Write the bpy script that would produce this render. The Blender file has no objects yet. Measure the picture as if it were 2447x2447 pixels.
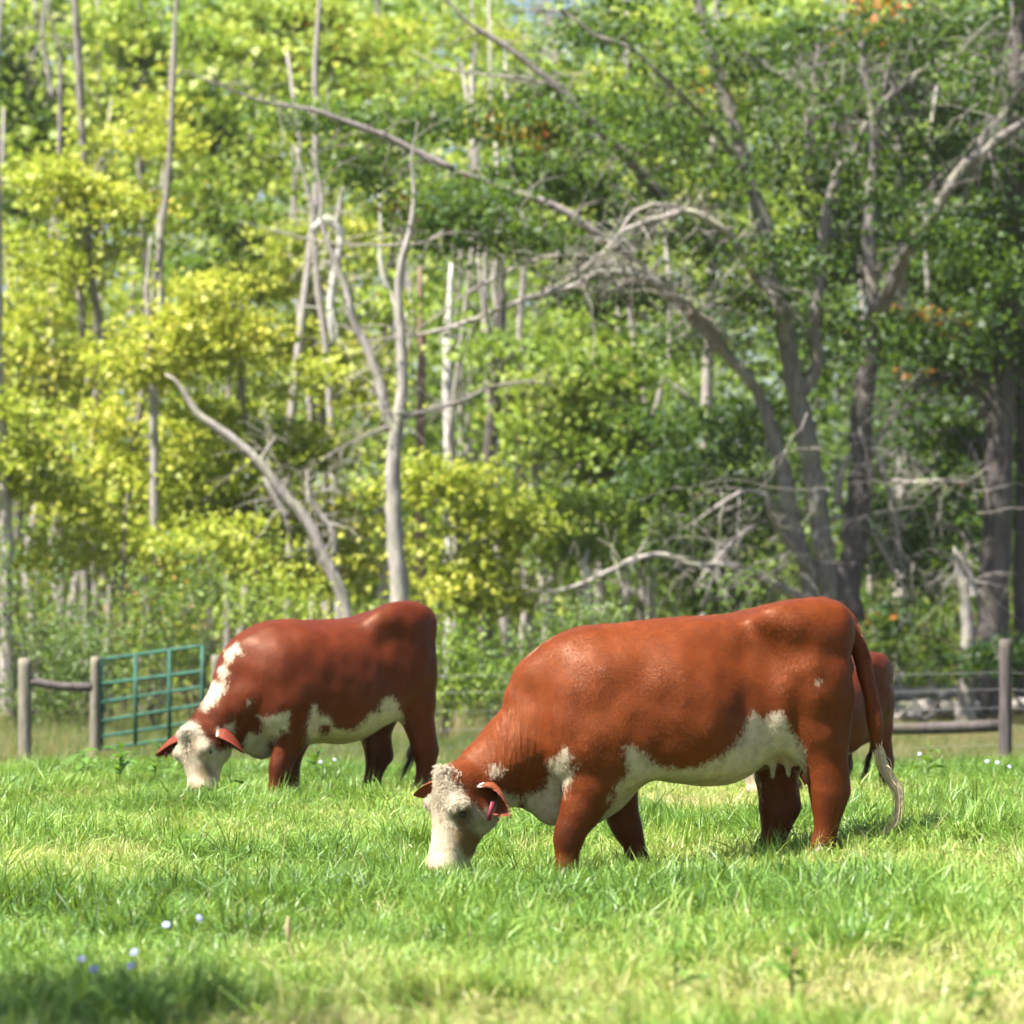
import bpy, math, random
import numpy as np
from mathutils import Vector, Matrix

# ------------------------------------------------------------------ camera, sky, sun, exposure
scene = bpy.context.scene
COL = scene.collection
D0 = 20.0                 # metres to the near cow
PXM = 443.0               # photograph pixels per metre at that distance
CAM_H = 1.3
HORIZON = 1478.0          # photograph row of the horizon
cam_data = bpy.data.cameras.new('camera')
cam = bpy.data.objects.new('camera', cam_data)
COL.objects.link(cam)
cam.location = (0.0, 0.0, CAM_H)
cam.rotation_euler = (math.radians(90), 0, 0)
cam_data.sensor_width = 36.0
cam_data.lens = 36.0 * D0 * PXM / 2447.0
cam_data.shift_y = (HORIZON - 1223.5) / 2447.0
cam_data.clip_start = 0.5
cam_data.clip_end = 2000.0
cam_data.dof.use_dof = True
cam_data.dof.focus_distance = 21.2
cam_data.dof.aperture_fstop = 2.9
scene.camera = cam

SUN_DIR = Vector((-0.45, -0.25, 0.86)).normalized()      # towards the sun: high up on the left
sun_elev = math.asin(SUN_DIR.z)
world = bpy.data.worlds.new('World')
scene.world = world
world.use_nodes = True
wn = world.node_tree
bg = wn.nodes['Background']
sky = wn.nodes.new('ShaderNodeTexSky')
sky.sky_type = 'NISHITA'
sky.sun_disc = False
sky.sun_elevation = sun_elev
sky.sun_rotation = math.atan2(SUN_DIR.x, SUN_DIR.y)
sky.air_density = 1.0
sky.dust_density = 1.5
wn.links.new(sky.outputs[0], bg.inputs[0])
bg.inputs[1].default_value = 0.052
sun_data = bpy.data.lights.new('sun', 'SUN')
sun_data.energy = 5.0
sun_data.angle = math.radians(0.6)
sun_data.color = (1.0, 0.945, 0.86)
sun = bpy.data.objects.new('sun', sun_data)
COL.objects.link(sun)
sun.location = (-20, -10, 30)
sun.rotation_euler = SUN_DIR.to_track_quat('Z', 'Y').to_euler()
vs = scene.view_settings
vs.view_transform = 'Standard'
vs.look = 'None'
vs.gamma = 1.0
vs.exposure = 1.68
vs.use_curve_mapping = False
cy = scene.cycles
cy.use_denoising = True
cy.use_adaptive_sampling = True
cy.adaptive_threshold = 0.03
cy.adaptive_min_samples = 24
cy.max_bounces = 4
cy.diffuse_bounces = 1
cy.glossy_bounces = 2
cy.transmission_bounces = 2
cy.transparent_max_bounces = 6
cy.caustics_reflective = False
cy.caustics_refractive = False
cy.sample_clamp_indirect = 4.0

# ------------------------------------------------------------------ small helpers
rng = np.random.default_rng(7)

def world_at(px, py, k):
    """A point seen at (px, py) of the 1932-wide view, at distance k * D0."""
    s = PXM / k
    return np.array([(px * 1.26656 - 1223.5) / s, D0 * k, CAM_H - (py * 1.26656 - HORIZON) / s])

def smooth_interp(xs, ys, x):
    """Cubic Hermite through the stations (xs ascending)."""
    xs = np.asarray(xs, float); ys = np.asarray(ys, float)
    m = np.gradient(ys, xs)
    x = np.clip(x, xs[0], xs[-1])
    i = np.clip(np.searchsorted(xs, x) - 1, 0, len(xs) - 2)
    h = xs[i + 1] - xs[i]; t = (x - xs[i]) / h
    t2 = t * t; t3 = t2 * t
    return ((2*t3 - 3*t2 + 1) * ys[i] + (t3 - 2*t2 + t) * h * m[i]
            + (-2*t3 + 3*t2) * ys[i + 1] + (t3 - t2) * h * m[i + 1])

def smoothstep(a, b, x):
    t = np.clip((x - a) / (b - a), 0, 1)
    return t * t * (3 - 2 * t)

def ground_z(x, y):
    """Height of the ground: level pasture, a shallow dip behind it, a wooded rise far back."""
    x = np.asarray(x, float); y = np.asarray(y, float)
    z = -0.50 * smoothstep(28.5, 43.0, y)
    z = z + 0.115 * np.tanh((x - 1.55) / 1.4) * np.exp(-((y - 20.0) / 4.5) ** 2)
    z = z + 0.025 * np.sin(x * 0.9 + 1.3) * np.sin(y * 0.55) * smoothstep(5, 14, y)
    z = z + 7.0 * smoothstep(85, 230, y) + 6.0 * smoothstep(200, 420, y)
    return z

def mesh_from(name, verts, faces=None, quads=None, tris=None):
    """Fast mesh from numpy arrays; quads (n,4) and/or tris (n,3)."""
    me = bpy.data.meshes.new(name)
    verts = np.ascontiguousarray(verts, dtype=np.float32)
    me.vertices.add(len(verts))
    me.vertices.foreach_set('co', verts.ravel())
    idx = []; tot = []
    if quads is not None and len(quads):
        idx.append(np.asarray(quads, np.int32).ravel()); tot.append(np.full(len(quads), 4, np.int32))
    if tris is not None and len(tris):
        idx.append(np.asarray(tris, np.int32).ravel()); tot.append(np.full(len(tris), 3, np.int32))
    if idx:
        idx = np.concatenate(idx); tot = np.concatenate(tot)
        start = np.concatenate(([0], np.cumsum(tot)[:-1])).astype(np.int32)
        me.loops.add(len(idx)); me.loops.foreach_set('vertex_index', idx)
        me.polygons.add(len(tot)); me.polygons.foreach_set('loop_start', start)
    me.update(calc_edges=True)
    return me

def smooth_shade(me):
    me.polygons.foreach_set('use_smooth', np.ones(len(me.polygons), bool))

def set_attr(me, name, data, domain='POINT', typ='FLOAT'):
    a = me.attributes.new(name, typ, domain)
    if typ == 'FLOAT':
        a.data.foreach_set('value', np.ascontiguousarray(data, np.float32))
    elif typ == 'INT':
        a.data.foreach_set('value', np.ascontiguousarray(data, np.int32))
    elif typ == 'FLOAT_COLOR':
        a.data.foreach_set('color', np.ascontiguousarray(data, np.float32).ravel())
    elif typ == 'FLOAT_VECTOR':
        a.data.foreach_set('vector', np.ascontiguousarray(data, np.float32).ravel())

def add_obj(name, me, mat=None, parent=None):
    o = bpy.data.objects.new(name, me)
    COL.objects.link(o)
    if mat is not None and len(me.materials) == 0:
        me.materials.append(mat)
    if parent is not None:
        o.parent = parent
    return o

def add_empty(name, loc=(0, 0, 0), rz=0.0):
    o = bpy.data.objects.new(name, None)
    o.empty_display_size = 0.2
    COL.objects.link(o)
    o.location = loc
    o.rotation_euler = (0, 0, rz)
    return o

def tag(o, label, cat, group=None, kind=None):
    o['label'] = label; o['category'] = cat
    if group: o['group'] = group
    if kind: o['kind'] = kind
    return o

class Bag:
    """Collects tubes, boxes and cards; build() turns them into one mesh."""
    def __init__(self): self.v = []; self.q = []; self.t = []; self.n = 0
    def add(self, v, q=None, t=None):
        v = np.asarray(v, float)
        self.v.append(v)
        if q is not None and len(q): self.q.append(np.asarray(q, int) + self.n)
        if t is not None and len(t): self.t.append(np.asarray(t, int) + self.n)
        self.n += len(v)
    def tube(self, pts, rad, sides=8, bump=0.0, seed=0):
        pts = np.asarray(pts, float); n = len(pts)
        rad = np.broadcast_to(np.asarray(rad, float), (n,))
        d = np.gradient(pts, axis=0); d /= np.linalg.norm(d, axis=1, keepdims=True) + 1e-9
        ref = np.array([0.0, 1.0, 0.0])
        a = np.cross(d, ref); bad = np.linalg.norm(a, axis=1) < 0.2
        a[bad] = np.cross(d[bad], np.array([1.0, 0, 0]))
        a /= np.linalg.norm(a, axis=1, keepdims=True)
        b = np.cross(d, a)
        th = np.linspace(0, 2 * np.pi, sides, endpoint=False)
        r = rad[:, None] * np.ones((n, sides))
        if bump > 0:
            rg = np.random.default_rng(seed)
            r = r * (1 + bump * rg.standard_normal((n, sides)))
        v = pts[:, None] + r[..., None] * (np.cos(th)[None, :, None] * a[:, None] + np.sin(th)[None, :, None] * b[:, None])
        i = np.arange(n - 1)[:, None]; j = np.arange(sides)[None]
        q = np.stack([i * sides + j, (i + 1) * sides + j, (i + 1) * sides + (j + 1) % sides, i * sides + (j + 1) % sides], -1).reshape(-1, 4)
        v = v.reshape(-1, 3)
        caps = np.stack([pts[0], pts[-1]])
        jj = np.arange(sides)
        t0 = np.stack([np.full(sides, n * sides), jj, (jj + 1) % sides], 1)
        o = (n - 1) * sides
        t1 = np.stack([np.full(sides, n * sides + 1), o + (jj + 1) % sides, o + jj], 1)
        self.add(np.concatenate([v, caps]), q, np.concatenate([t0, t1]))
    def box(self, c, size, rz=0.0):
        c = np.asarray(c, float); s = np.asarray(size, float) / 2
        v = np.array([[x, y, z] for x in (-1, 1) for y in (-1, 1) for z in (-1, 1)], float) * s
        ca, sa = math.cos(rz), math.sin(rz)
        v = np.stack([v[:, 0] * ca - v[:, 1] * sa, v[:, 0] * sa + v[:, 1] * ca, v[:, 2]], 1) + c
        self.add(v, [[0, 1, 3, 2], [4, 6, 7, 5], [0, 4, 5, 1], [2, 3, 7, 6], [0, 2, 6, 4], [1, 5, 7, 3]])
    def build(self, name, mat, parent=None, smooth=True):
        me = mesh_from(name, np.concatenate(self.v),
                       quads=np.concatenate(self.q) if self.q else None,
                       tris=np.concatenate(self.t) if self.t else None)
        if smooth: smooth_shade(me)
        return add_obj(name, me, mat, parent)

# ---- node helpers
def new_mat(name):
    m = bpy.data.materials.new(name); m.use_nodes = True
    nt = m.node_tree
    return m, nt, nt.nodes['Principled BSDF']

def N(nt, typ, **kw):
    n = nt.nodes.new(typ)
    for k, v in kw.items():
        if k.startswith('in_'):
            key = k[3:]
            n.inputs[int(key) if key.isdigit() else key].default_value = v
        else:
            setattr(n, k, v)
    return n

def ramp(nt, fac, stops):
    r = nt.nodes.new('ShaderNodeValToRGB')
    els = r.color_ramp.elements
    while len(els) < len(stops): els.new(0.5)
    for e, (p, c) in zip(els, stops):
        e.position = p; e.color = (*c, 1.0)
    nt.links.new(fac, r.inputs[0])
    return r.outputs[0]

def mixc(nt, fac, a, b, blend='MIX'):
    m = nt.nodes.new('ShaderNodeMix'); m.data_type = 'RGBA'; m.blend_type = blend
    for sock, val in ((0, fac), (6, a), (7, b)):
        if isinstance(val, bpy.types.NodeSocket): nt.links.new(val, m.inputs[sock])
        elif sock == 0: m.inputs[0].default_value = val
        else: m.inputs[sock].default_value = (*val, 1.0)
    return m.outputs[2]

def mth(nt, op, a, b=None, c=None, clamp=False):
    m = nt.nodes.new('ShaderNodeMath'); m.operation = op; m.use_clamp = clamp
    for i, val in enumerate((a, b, c)):
        if val is None: continue
        if isinstance(val, bpy.types.NodeSocket): nt.links.new(val, m.inputs[i])
        else: m.inputs[i].default_value = val
    return m.outputs[0]

def attr(nt, name, out='Fac'):
    a = nt.nodes.new('ShaderNodeAttribute'); a.attribute_name = name
    return a.outputs[out]

def noise(nt, scale, detail=3.0, rough=0.55, vec=None, dist=0.0):
    n = nt.nodes.new('ShaderNodeTexNoise')
    n.inputs['Scale'].default_value = scale; n.inputs['Detail'].default_value = detail
    n.inputs['Roughness'].default_value = rough; n.inputs['Distortion'].default_value = dist
    if vec is not None: nt.links.new(vec, n.inputs['Vector'])
    return n.outputs[0]

def obj_coords(nt, scale=(1, 1, 1), kind='Object'):
    tc = nt.nodes.new('ShaderNodeTexCoord')
    mp = nt.nodes.new('ShaderNodeMapping'); mp.inputs['Scale'].default_value = scale
    nt.links.new(tc.outputs[kind], mp.inputs['Vector'])
    return mp.outputs[0]

def bump(nt, bsdf, height, strength=0.4, dist=0.01):
    b = nt.nodes.new('ShaderNodeBump')
    b.inputs['Strength'].default_value = strength; b.inputs['Distance'].default_value = dist
    nt.links.new(height, b.inputs['Height'])
    nt.links.new(b.outputs[0], bsdf.inputs['Normal'])
# ------------------------------------------------------------------ cattle: one continuous surface per body
class Field:
    """Signed field sampled on a grid, built from smoothly joined shapes, then polygonised."""
    def __init__(self, lo, hi, h):
        self.lo = np.asarray(lo, float); self.h = h
        self.n = np.ceil((np.asarray(hi) - self.lo) / h).astype(int) + 1
        self.ax = [(self.lo[i] + h * np.arange(self.n[i])).astype(np.float32) for i in range(3)]
        self.F = np.full(self.n, 1.0, np.float32)
    def sub(self, lo, hi):
        sl = []
        for i in range(3):
            a = int(np.clip(np.floor((lo[i] - self.lo[i]) / self.h), 0, self.n[i] - 1))
            b = int(np.clip(np.ceil((hi[i] - self.lo[i]) / self.h) + 1, a + 1, self.n[i]))
            sl.append(slice(a, b))
        sl = tuple(sl)
        return sl, self.ax[0][sl[0]][:, None, None], self.ax[1][sl[1]][None, :, None], self.ax[2][sl[2]][None, None, :]
    def join(self, sl, d, k):
        f = self.F[sl]
        hh = np.clip(k - np.abs(f - d), 0, None) / k
        self.F[sl] = np.minimum(f, d) - hh * hh * k * 0.25
    def carve(self, sl, d, k):
        f = self.F[sl]; d = -d
        hh = np.clip(k - np.abs(f - d), 0, None) / k
        self.F[sl] = np.maximum(f, d) + hh * hh * k * 0.25
    def cone(self, a, b, ra, rb, k=0.05, flat=1.0):
        """Tapered capsule a-b; flat < 1 squeezes it sideways."""
        a = np.asarray(a, float); b = np.asarray(b, float); pad = max(ra, rb) + k + 0.02
        sl, X, Y, Z = self.sub(np.minimum(a, b) - pad, np.maximum(a, b) + pad)
        cy_ = a[1]
        ay, by = 0.0, (b[1] - a[1]) / flat
        Yl = (Y - cy_) / flat
        ba = np.array([b[0] - a[0], by - ay, b[2] - a[2]]); L2 = float(ba @ ba) + 1e-9
        t = np.clip(((X - a[0]) * ba[0] + Yl * ba[1] + (Z - a[2]) * ba[2]) / L2, 0, 1)
        dx = X - a[0] - t * ba[0]; dy = Yl - t * ba[1]; dz = Z - a[2] - t * ba[2]
        d = np.sqrt(dx * dx + dy * dy + dz * dz) - (ra + (rb - ra) * t)
        self.join(sl, d * (0.5 + 0.5 * flat), k)
    def chain(self, pts, rad, k=0.05, flat=1.0):
        for i in range(len(pts) - 1):
            self.cone(pts[i], pts[i + 1], rad[i], rad[i + 1], k, flat)
    def blob(self, c, r, k=0.06, rot=None, carve=False):
        c = np.asarray(c, float); r = np.asarray(r, float); pad = (r.max() if rot is not None else r) * (1 + k / r.min()) + 0.02
        sl, X, Y, Z = self.sub(c - pad, c + pad)
        P = [X - c[0], Y - c[1], Z - c[2]]
        if rot is not None:
            P = [rot[0][i] * P[0] + rot[1][i] * P[1] + rot[2][i] * P[2] for i in range(3)]
        q = np.sqrt((P[0] / r[0]) ** 2 + (P[1] / r[1]) ** 2 + (P[2] / r[2]) ** 2)
        d = (q - 1.0) * r.min()
        (self.carve if carve else self.join)(sl, d, k)
    def barrel(self, u, top, bot, hw, k=0.08, p=2.25, mid=0.47):
        """Trunk from upright cross-sections: stations u with top, bottom and half width."""
        u = np.asarray(u, float)
        lo = (u[0] - 0.12, -max(hw) - 0.15, min(bot) - 0.15); hi = (u[-1] + 0.12, max(hw) + 0.15, max(top) + 0.15)
        sl, X, Y, Z = self.sub(lo, hi)
        x = X[:, 0, 0]
        T = smooth_interp(u, top, x)[:, None, None]; B = smooth_interp(u, bot, x)[:, None, None]
        W = np.maximum(smooth_interp(u, hw, x), 0.02)[:, None, None]
        zc = B + mid * (T - B)
        H = np.where(Z > zc, T - zc, zc - B)
        q = ((np.abs(Y) / W) ** p + (np.abs(Z - zc) / H) ** p) ** (1 / p)
        over = np.maximum(np.maximum(u[0] - x, x - u[-1]), 0)[:, None, None]
        d = (q - 1) * np.minimum(W, H) + over
        self.join(sl, d.astype(np.float32), k)
    def loft(self, A, Bp, nrm, t, dors, vent, hw, k=0.05, p=2.2, thin=0.0, bow=None):
        """Shape along the axis A-Bp; nrm points to its dorsal side; stations t in 0..1."""
        A = np.asarray(A, float); Bp = np.asarray(Bp, float)
        ax = Bp - A; L = np.linalg.norm(ax); ax = ax / L
        nrm = np.asarray(nrm, float); nrm = nrm - ax * (nrm @ ax); nrm /= np.linalg.norm(nrm)
        lat = np.cross(ax, nrm)
        pad = max(max(dors), max(vent), max(hw)) + 0.1
        sl, X, Y, Z = self.sub(np.minimum(A, Bp) - pad, np.maximum(A, Bp) + pad)
        P = [X - A[0], Y - A[1], Z - A[2]]
        s = (P[0] * ax[0] + P[1] * ax[1] + P[2] * ax[2]) / L
        n = P[0] * nrm[0] + P[1] * nrm[1] + P[2] * nrm[2]
        l = P[0] * lat[0] + P[1] * lat[1] + P[2] * lat[2]
        sc = np.clip(s, t[0], t[-1])
        flat = sc.ravel()
        Dn = smooth_interp(t, dors, flat).reshape(sc.shape); Vn = smooth_interp(t, vent, flat).reshape(sc.shape)
        W = smooth_interp(t, hw, flat).reshape(sc.shape)
        if bow is not None: n = n - smooth_interp(t, bow, flat).reshape(sc.shape)
        H = np.where(n > 0, Dn, Vn)
        if thin > 0: W = W * (1 - thin * np.clip(-n / Vn, 0, 1))
        q = ((np.abs(l) / W) ** p + (np.abs(n) / H) ** p) ** (1 / p)
        over = np.abs(s - sc) * L
        d = np.maximum((q - 1) * np.minimum(W, H), -1) + over
        self.join(sl, d.astype(np.float32), k)
        return ax, nrm, lat
    def mesh(self):
        """Surface nets."""
        F = self.F; n = np.array(F.shape); ins = F < 0
        c = np.zeros(n - 1, np.int8)
        offs = [(i, j, k) for i in (0, 1) for j in (0, 1) for k in (0, 1)]
        for i, j, k in offs:
            c += ins[i:n[0] - 1 + i, j:n[1] - 1 + j, k:n[2] - 1 + k]
        cells = np.argwhere((c > 0) & (c < 8))
        vals = np.stack([F[cells[:, 0] + i, cells[:, 1] + j, cells[:, 2] + k] for i, j, k in offs], 1)
        acc = np.zeros((len(cells), 3)); cnt = np.zeros(len(cells))
        o = np.array(offs, float)
        for a in range(8):
            for b in range(a + 1, 8):
                if np.abs(o[a] - o[b]).sum() != 1: continue
                fa, fb = vals[:, a], vals[:, b]
                m = (fa < 0) != (fb < 0)
                t = fa[m] / (fa[m] - fb[m])
                acc[m] += o[a] + t[:, None] * (o[b] - o[a]); cnt[m] += 1
        V = (cells + acc / cnt[:, None]) * self.h + self.lo
        idx = np.full(n - 1, -1, np.int64); idx[tuple(cells.T)] = np.arange(len(cells))
        quads = []
        for ax in range(3):
            s0 = [slice(None)] * 3; s1 = [slice(None)] * 3
            s0[ax] = slice(0, n[ax] - 1); s1[ax] = slice(1, n[ax])
            a = ins[tuple(s0)]; b = ins[tuple(s1)]
            e = np.argwhere(a != b)
            o1, o2 = [(ax + 1) % 3, (ax + 2) % 3]
            ok = (e[:, o1] > 0) & (e[:, o2] > 0) & (e[:, o1] < n[o1] - 1) & (e[:, o2] < n[o2] - 1)
            e = e[ok]
            def cell(d1, d2):
                q = e.copy(); q[:, o1] -= d1; q[:, o2] -= d2
                return idx[tuple(q.T)]
            Q = np.stack([cell(1, 1), cell(0, 1), cell(0, 0), cell(1, 0)], 1)
            flip = ~a[tuple(e.T)]
            Q[flip] = Q[flip][:, ::-1]
            quads.append(Q)
        return V, np.concatenate(quads)

def relax(V, Q, n=3, w=0.5, keep=None):
    """Laplacian smoothing."""
    e = np.concatenate([Q[:, [0, 1]], Q[:, [1, 2]], Q[:, [2, 3]], Q[:, [3, 0]]])
    a = np.concatenate([e[:, 0], e[:, 1]]); b = np.concatenate([e[:, 1], e[:, 0]])
    deg = np.bincount(a, minlength=len(V)).astype(float)[:, None]
    for it in range(n):
        S = np.stack([np.bincount(a, V[b, i], minlength=len(V)) for i in range(3)], 1) / deg
        ww = w if it % 2 == 0 else -w * 0.92
        V = V + ww * (S - V)
    return V

def poly_sd(P, poly):
    """Signed distance in the plane, positive inside the polygon."""
    poly = np.asarray(poly, float); d = np.full(len(P), 1e9); ins = np.zeros(len(P), bool)
    for i in range(len(poly)):
        a = poly[i]; b = poly[(i + 1) % len(poly)]
        ab = b - a; t = np.clip(((P - a) @ ab) / (ab @ ab + 1e-12), 0, 1)
        d = np.minimum(d, np.linalg.norm(P - a - t[:, None] * ab, axis=1))
        cond = ((a[1] > P[:, 1]) != (b[1] > P[:, 1]))
        with np.errstate(divide='ignore', invalid='ignore'):
            xi = (b[0] - a[0]) * (P[:, 1] - a[1]) / (b[1] - a[1]) + a[0]
        ins ^= cond & (P[:, 0] < xi)
    return np.where(ins, d, -d)

def seg_dist(P, pts):
    d = np.full(len(P), 1e9); pts = np.asarray(pts, float)
    for a, b in zip(pts[:-1], pts[1:]):
        ab = b - a; t = np.clip(((P - a) @ ab) / (ab @ ab + 1e-12), 0, 1)
        d = np.minimum(d, np.linalg.norm(P - a - t[:, None] * ab, axis=1))
    return d

class Frame:
    """Maps a pixel of an enlarged view of the photograph to a cow's own coordinates (u to its rear, v to its far side, z up)."""
    def __init__(self, zoom, x0, y0, k, yaw, centre):
        self.zoom, self.x0, self.y0, self.k, self.yaw = zoom, x0, y0, k, yaw
        px, py = centre
        w = self.plane(px, py)
        self.X0 = w[0]; self.Y0 = D0 * k
        self.Z0 = 0.0
    def plane(self, zx, zy):
        s = PXM / self.k
        X = ((zx / self.zoom + self.x0) - 1223.5) / s
        Z = CAM_H - ((zy / self.zoom + self.y0) - HORIZON) / s
        return X, Z
    def __call__(self, zx, zy, v=0.0):
        X, Z = self.plane(zx, zy)
        c, s = math.cos(self.yaw), math.sin(self.yaw)
        u = (X - self.X0) / c
        for _ in range(6):
            dy = u * s + v * c
            f = (self.Y0 + dy) / self.Y0
            u = (X * f - self.X0 + v * s) / c
        f = (self.Y0 + u * s + v * c) / self.Y0
        return np.array([u, v, CAM_H + (Z - CAM_H) * f])
    def back(self, V):
        """Cow coordinates to zoomed pixel coordinates."""
        c, s = math.cos(self.yaw), math.sin(self.yaw)
        X = self.X0 + V[:, 0] * c - V[:, 1] * s
        Y = self.Y0 + V[:, 0] * s + V[:, 1] * c
        f = self.Y0 / Y
        S = PXM / self.k
        px = X * f * S + 1223.5; py = HORIZON - (V[:, 2] - CAM_H) * f * S
        return np.stack([(px - self.x0) * self.zoom, (py - self.y0) * self.zoom], 1)

def coat_material(name, red, red2, white):
    m, nt, b = new_mat(name)
    oc = obj_coords(nt)
    hair = noise(nt, 110, 3, 0.6, obj_coords(nt, (0.6, 1.0, 0.4)))
    big = noise(nt, 3.2, 4, 0.6, oc)
    med = noise(nt, 17, 3, 0.6, oc)
    redc = mixc(nt, mth(nt, 'MULTIPLY_ADD', big, 3.2, -1.0, True), red2, red)
    redc = mixc(nt, mth(nt, 'MULTIPLY_ADD', hair, 1.6, -0.45, True), redc, tuple(min(1, c * 1.45) for c in red), 'MIX')
    redc = mixc(nt, 0.5, redc, mixc(nt, mth(nt, 'MULTIPLY_ADD', med, 1.8, -0.4, True), red2, red))
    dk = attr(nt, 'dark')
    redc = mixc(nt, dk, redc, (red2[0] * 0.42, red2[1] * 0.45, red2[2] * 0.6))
    wn_ = mixc(nt, mth(nt, 'MULTIPLY_ADD', med, 2.2, -0.5, True), (white[0] * 0.62, white[1] * 0.57, white[2] * 0.50), white)
    pk = attr(nt, 'pink')
    wn_ = mixc(nt, pk, wn_, (0.62, 0.36, 0.27))
    # edge of the white marks, broken up by the hair
    edge = noise(nt, 32, 5, 0.7, obj_coords(nt, (1.0, 1.0, 0.45)))
    w = mth(nt, 'ADD', attr(nt, 'white'), mth(nt, 'MULTIPLY_ADD', edge, 0.10, -0.05))
    wf = mth(nt, 'MULTIPLY_ADD', mth(nt, 'ADD', w, mth(nt, 'MULTIPLY_ADD', hair, 0.07, -0.035)), 30.0, 0.5, True)
    col = mixc(nt, wf, redc, wn_)
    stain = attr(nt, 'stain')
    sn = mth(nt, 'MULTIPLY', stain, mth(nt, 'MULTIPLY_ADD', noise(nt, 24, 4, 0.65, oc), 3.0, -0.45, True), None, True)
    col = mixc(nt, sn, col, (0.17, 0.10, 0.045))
    hv = N(nt, 'ShaderNodeHueSaturation'); nt.links.new(col, hv.inputs['Color']); nt.links.new(mth(nt, 'ADD', attr(nt, 'hv'), 1.0), hv.inputs['Value'])
    col = hv.outputs[0]
    nt.links.new(col, b.inputs['Base Color'])
    rr = mth(nt, 'ADD', mth(nt, 'MULTIPLY', wf, 0.12), mth(nt, 'MULTIPLY_ADD', big, 0.45, 0.27))
    nt.links.new(rr, b.inputs['Roughness'])
    b.inputs['Specular IOR Level'].default_value = 0.30
    b.inputs['Specular Tint'].default_value = (1.0, 0.66, 0.46, 1.0)
    b.inputs['Sheen Roughness'].default_value = 0.4
    # relief: hair lie, neck folds, curls on the forehead
    fold = noise(nt, 24, 2.5, 0.55, obj_coords(nt, (1.0, 0.3, 0.10)))
    fh = mth(nt, 'MULTIPLY', fold, mth(nt, 'MULTIPLY', attr(nt, 'fold'), mth(nt, 'MULTIPLY_ADD', noise(nt, 5, 2, 0.6, oc), 5.0, -0.9, True)))
    fh = mth(nt, 'MULTIPLY', fh, 5.0)
    curl = noise(nt, 42, 3, 0.6, oc, 2.2)
    ch = mth(nt, 'MULTIPLY', curl, mth(nt, 'MULTIPLY', attr(nt, 'curl'), 2.2))
    lump = mth(nt, 'MULTIPLY', noise(nt, 7, 2, 0.5, oc), 0.9)
    hgt = mth(nt, 'ADD', mth(nt, 'ADD', mth(nt, 'MULTIPLY', hair, 0.12), fh), mth(nt, 'ADD', ch, lump))
    bump(nt, b, hgt, 0.6, 0.009)
    return m

def plain(name, col, rough=0.6, spec=0.4, var=0.25, scale=20, sheen=0.0):
    m, nt, b = new_mat(name)
    n = noise(nt, scale, 4, 0.6, obj_coords(nt))
    c = mixc(nt, mth(nt, 'MULTIPLY_ADD', n, 2.0, -0.5, True), tuple(x * (1 - var) for x in col), tuple(min(1, x * (1 + var)) for x in col))
    nt.links.new(c, b.inputs['Base Color'])
    b.inputs['Roughness'].default_value = rough
    b.inputs['Specular IOR Level'].default_value = spec
    b.inputs['Sheen Weight'].default_value = sheen
    bump(nt, b, n, 0.3, 0.004)
    return m

WHITE_HAIR = (0.58, 0.49, 0.37)
coat_near = coat_material('red_and_white_coat', (0.172, 0.0355, 0.0056), (0.066, 0.0118, 0.003), WHITE_HAIR)
coat_far = coat_material('dark_red_and_white_coat', (0.124, 0.0215, 0.005), (0.044, 0.007, 0.0026), WHITE_HAIR)
eye_mat = plain('dark_eye', (0.012, 0.008, 0.006), 0.08, 0.6, 0.1)
hoof_mat = plain('grey_horn', (0.07, 0.055, 0.045), 0.5)
tag_mat = plain('red_plastic_tag', (0.26, 0.028, 0.05), 0.6, 0.3, 0.25)
hair_white = plain('cream_hair', (0.82, 0.62, 0.40), 0.55, 0.3, 0.2, 30, 0.2)
hair_red = plain('ginger_hair', (0.25, 0.065, 0.018), 0.55, 0.3, 0.25, 30, 0.2)
hair_face = plain('white_curly_hair', (0.66, 0.56, 0.43), 0.6, 0.3, 0.12, 30, 0.2)

def ear_mesh(base, tip, opening, width, cup=0.5, fr=None):
    """A cupped leaf-shaped ear with thickness, from base to tip, its hollow facing 'opening'."""
    base = np.asarray(base, float); tip = np.asarray(tip, float)
    ax = tip - base; L = np.linalg.norm(ax); ax /= L
    op = np.asarray(opening, float); op = op - ax * (op @ ax); op /= np.linalg.norm(op)
    side = np.cross(ax, op)
    ns, na = 15, 13
    s = np.linspace(0, 1, ns); a = np.linspace(-1, 1, na)
    prof = np.interp(s, [0, .12, .3, .55, .75, .9, .97, 1], [.34, .62, .92, 1.0, .82, .5, .27, .06]) * width
    V = []
    for layer, off in ((0, 0.0), (1, -0.014)):
        for i in range(ns):
            r = prof[i]
            ang = a * (1.25 * (1 - s[i]) + 0.75) * cup * 2
            rad = r / max(cup * 1.2, .2)
            x = np.sin(ang) * rad * 0.72
            dpt = -(np.cos(ang) - np.cos(ang[0])) * rad * 0.72
            droop = -0.10 * L * s[i] ** 2
            for j in range(na):
                edge = 1 - abs(a[j]) ** 4
                V.append(base + ax * L * s[i] + side * x[j] + op * (dpt[j] + off * edge * (1 - s[i] ** 6)) + np.array([0, 0, droop]))
    V = np.array(V); Q = []
    n1 = ns * na
    for i in range(ns - 1):
        for j in range(na - 1):
            p = i * na + j
            Q.append([p, p + 1, p + na + 1, p + na]); Q.append([n1 + p, n1 + p + na, n1 + p + na + 1, n1 + p + 1])
    for i in range(ns - 1):
        for j in (0, na - 1):
            p = i * na + j; q = [p, p + na, n1 + p + na, n1 + p]
            Q.append(q if j == 0 else q[::-1])
    for j in range(na - 1):
        p = (ns - 1) * na + j; Q.append([p, p + 1, n1 + p + 1, n1 + p])
    return V, np.array(Q)

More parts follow.
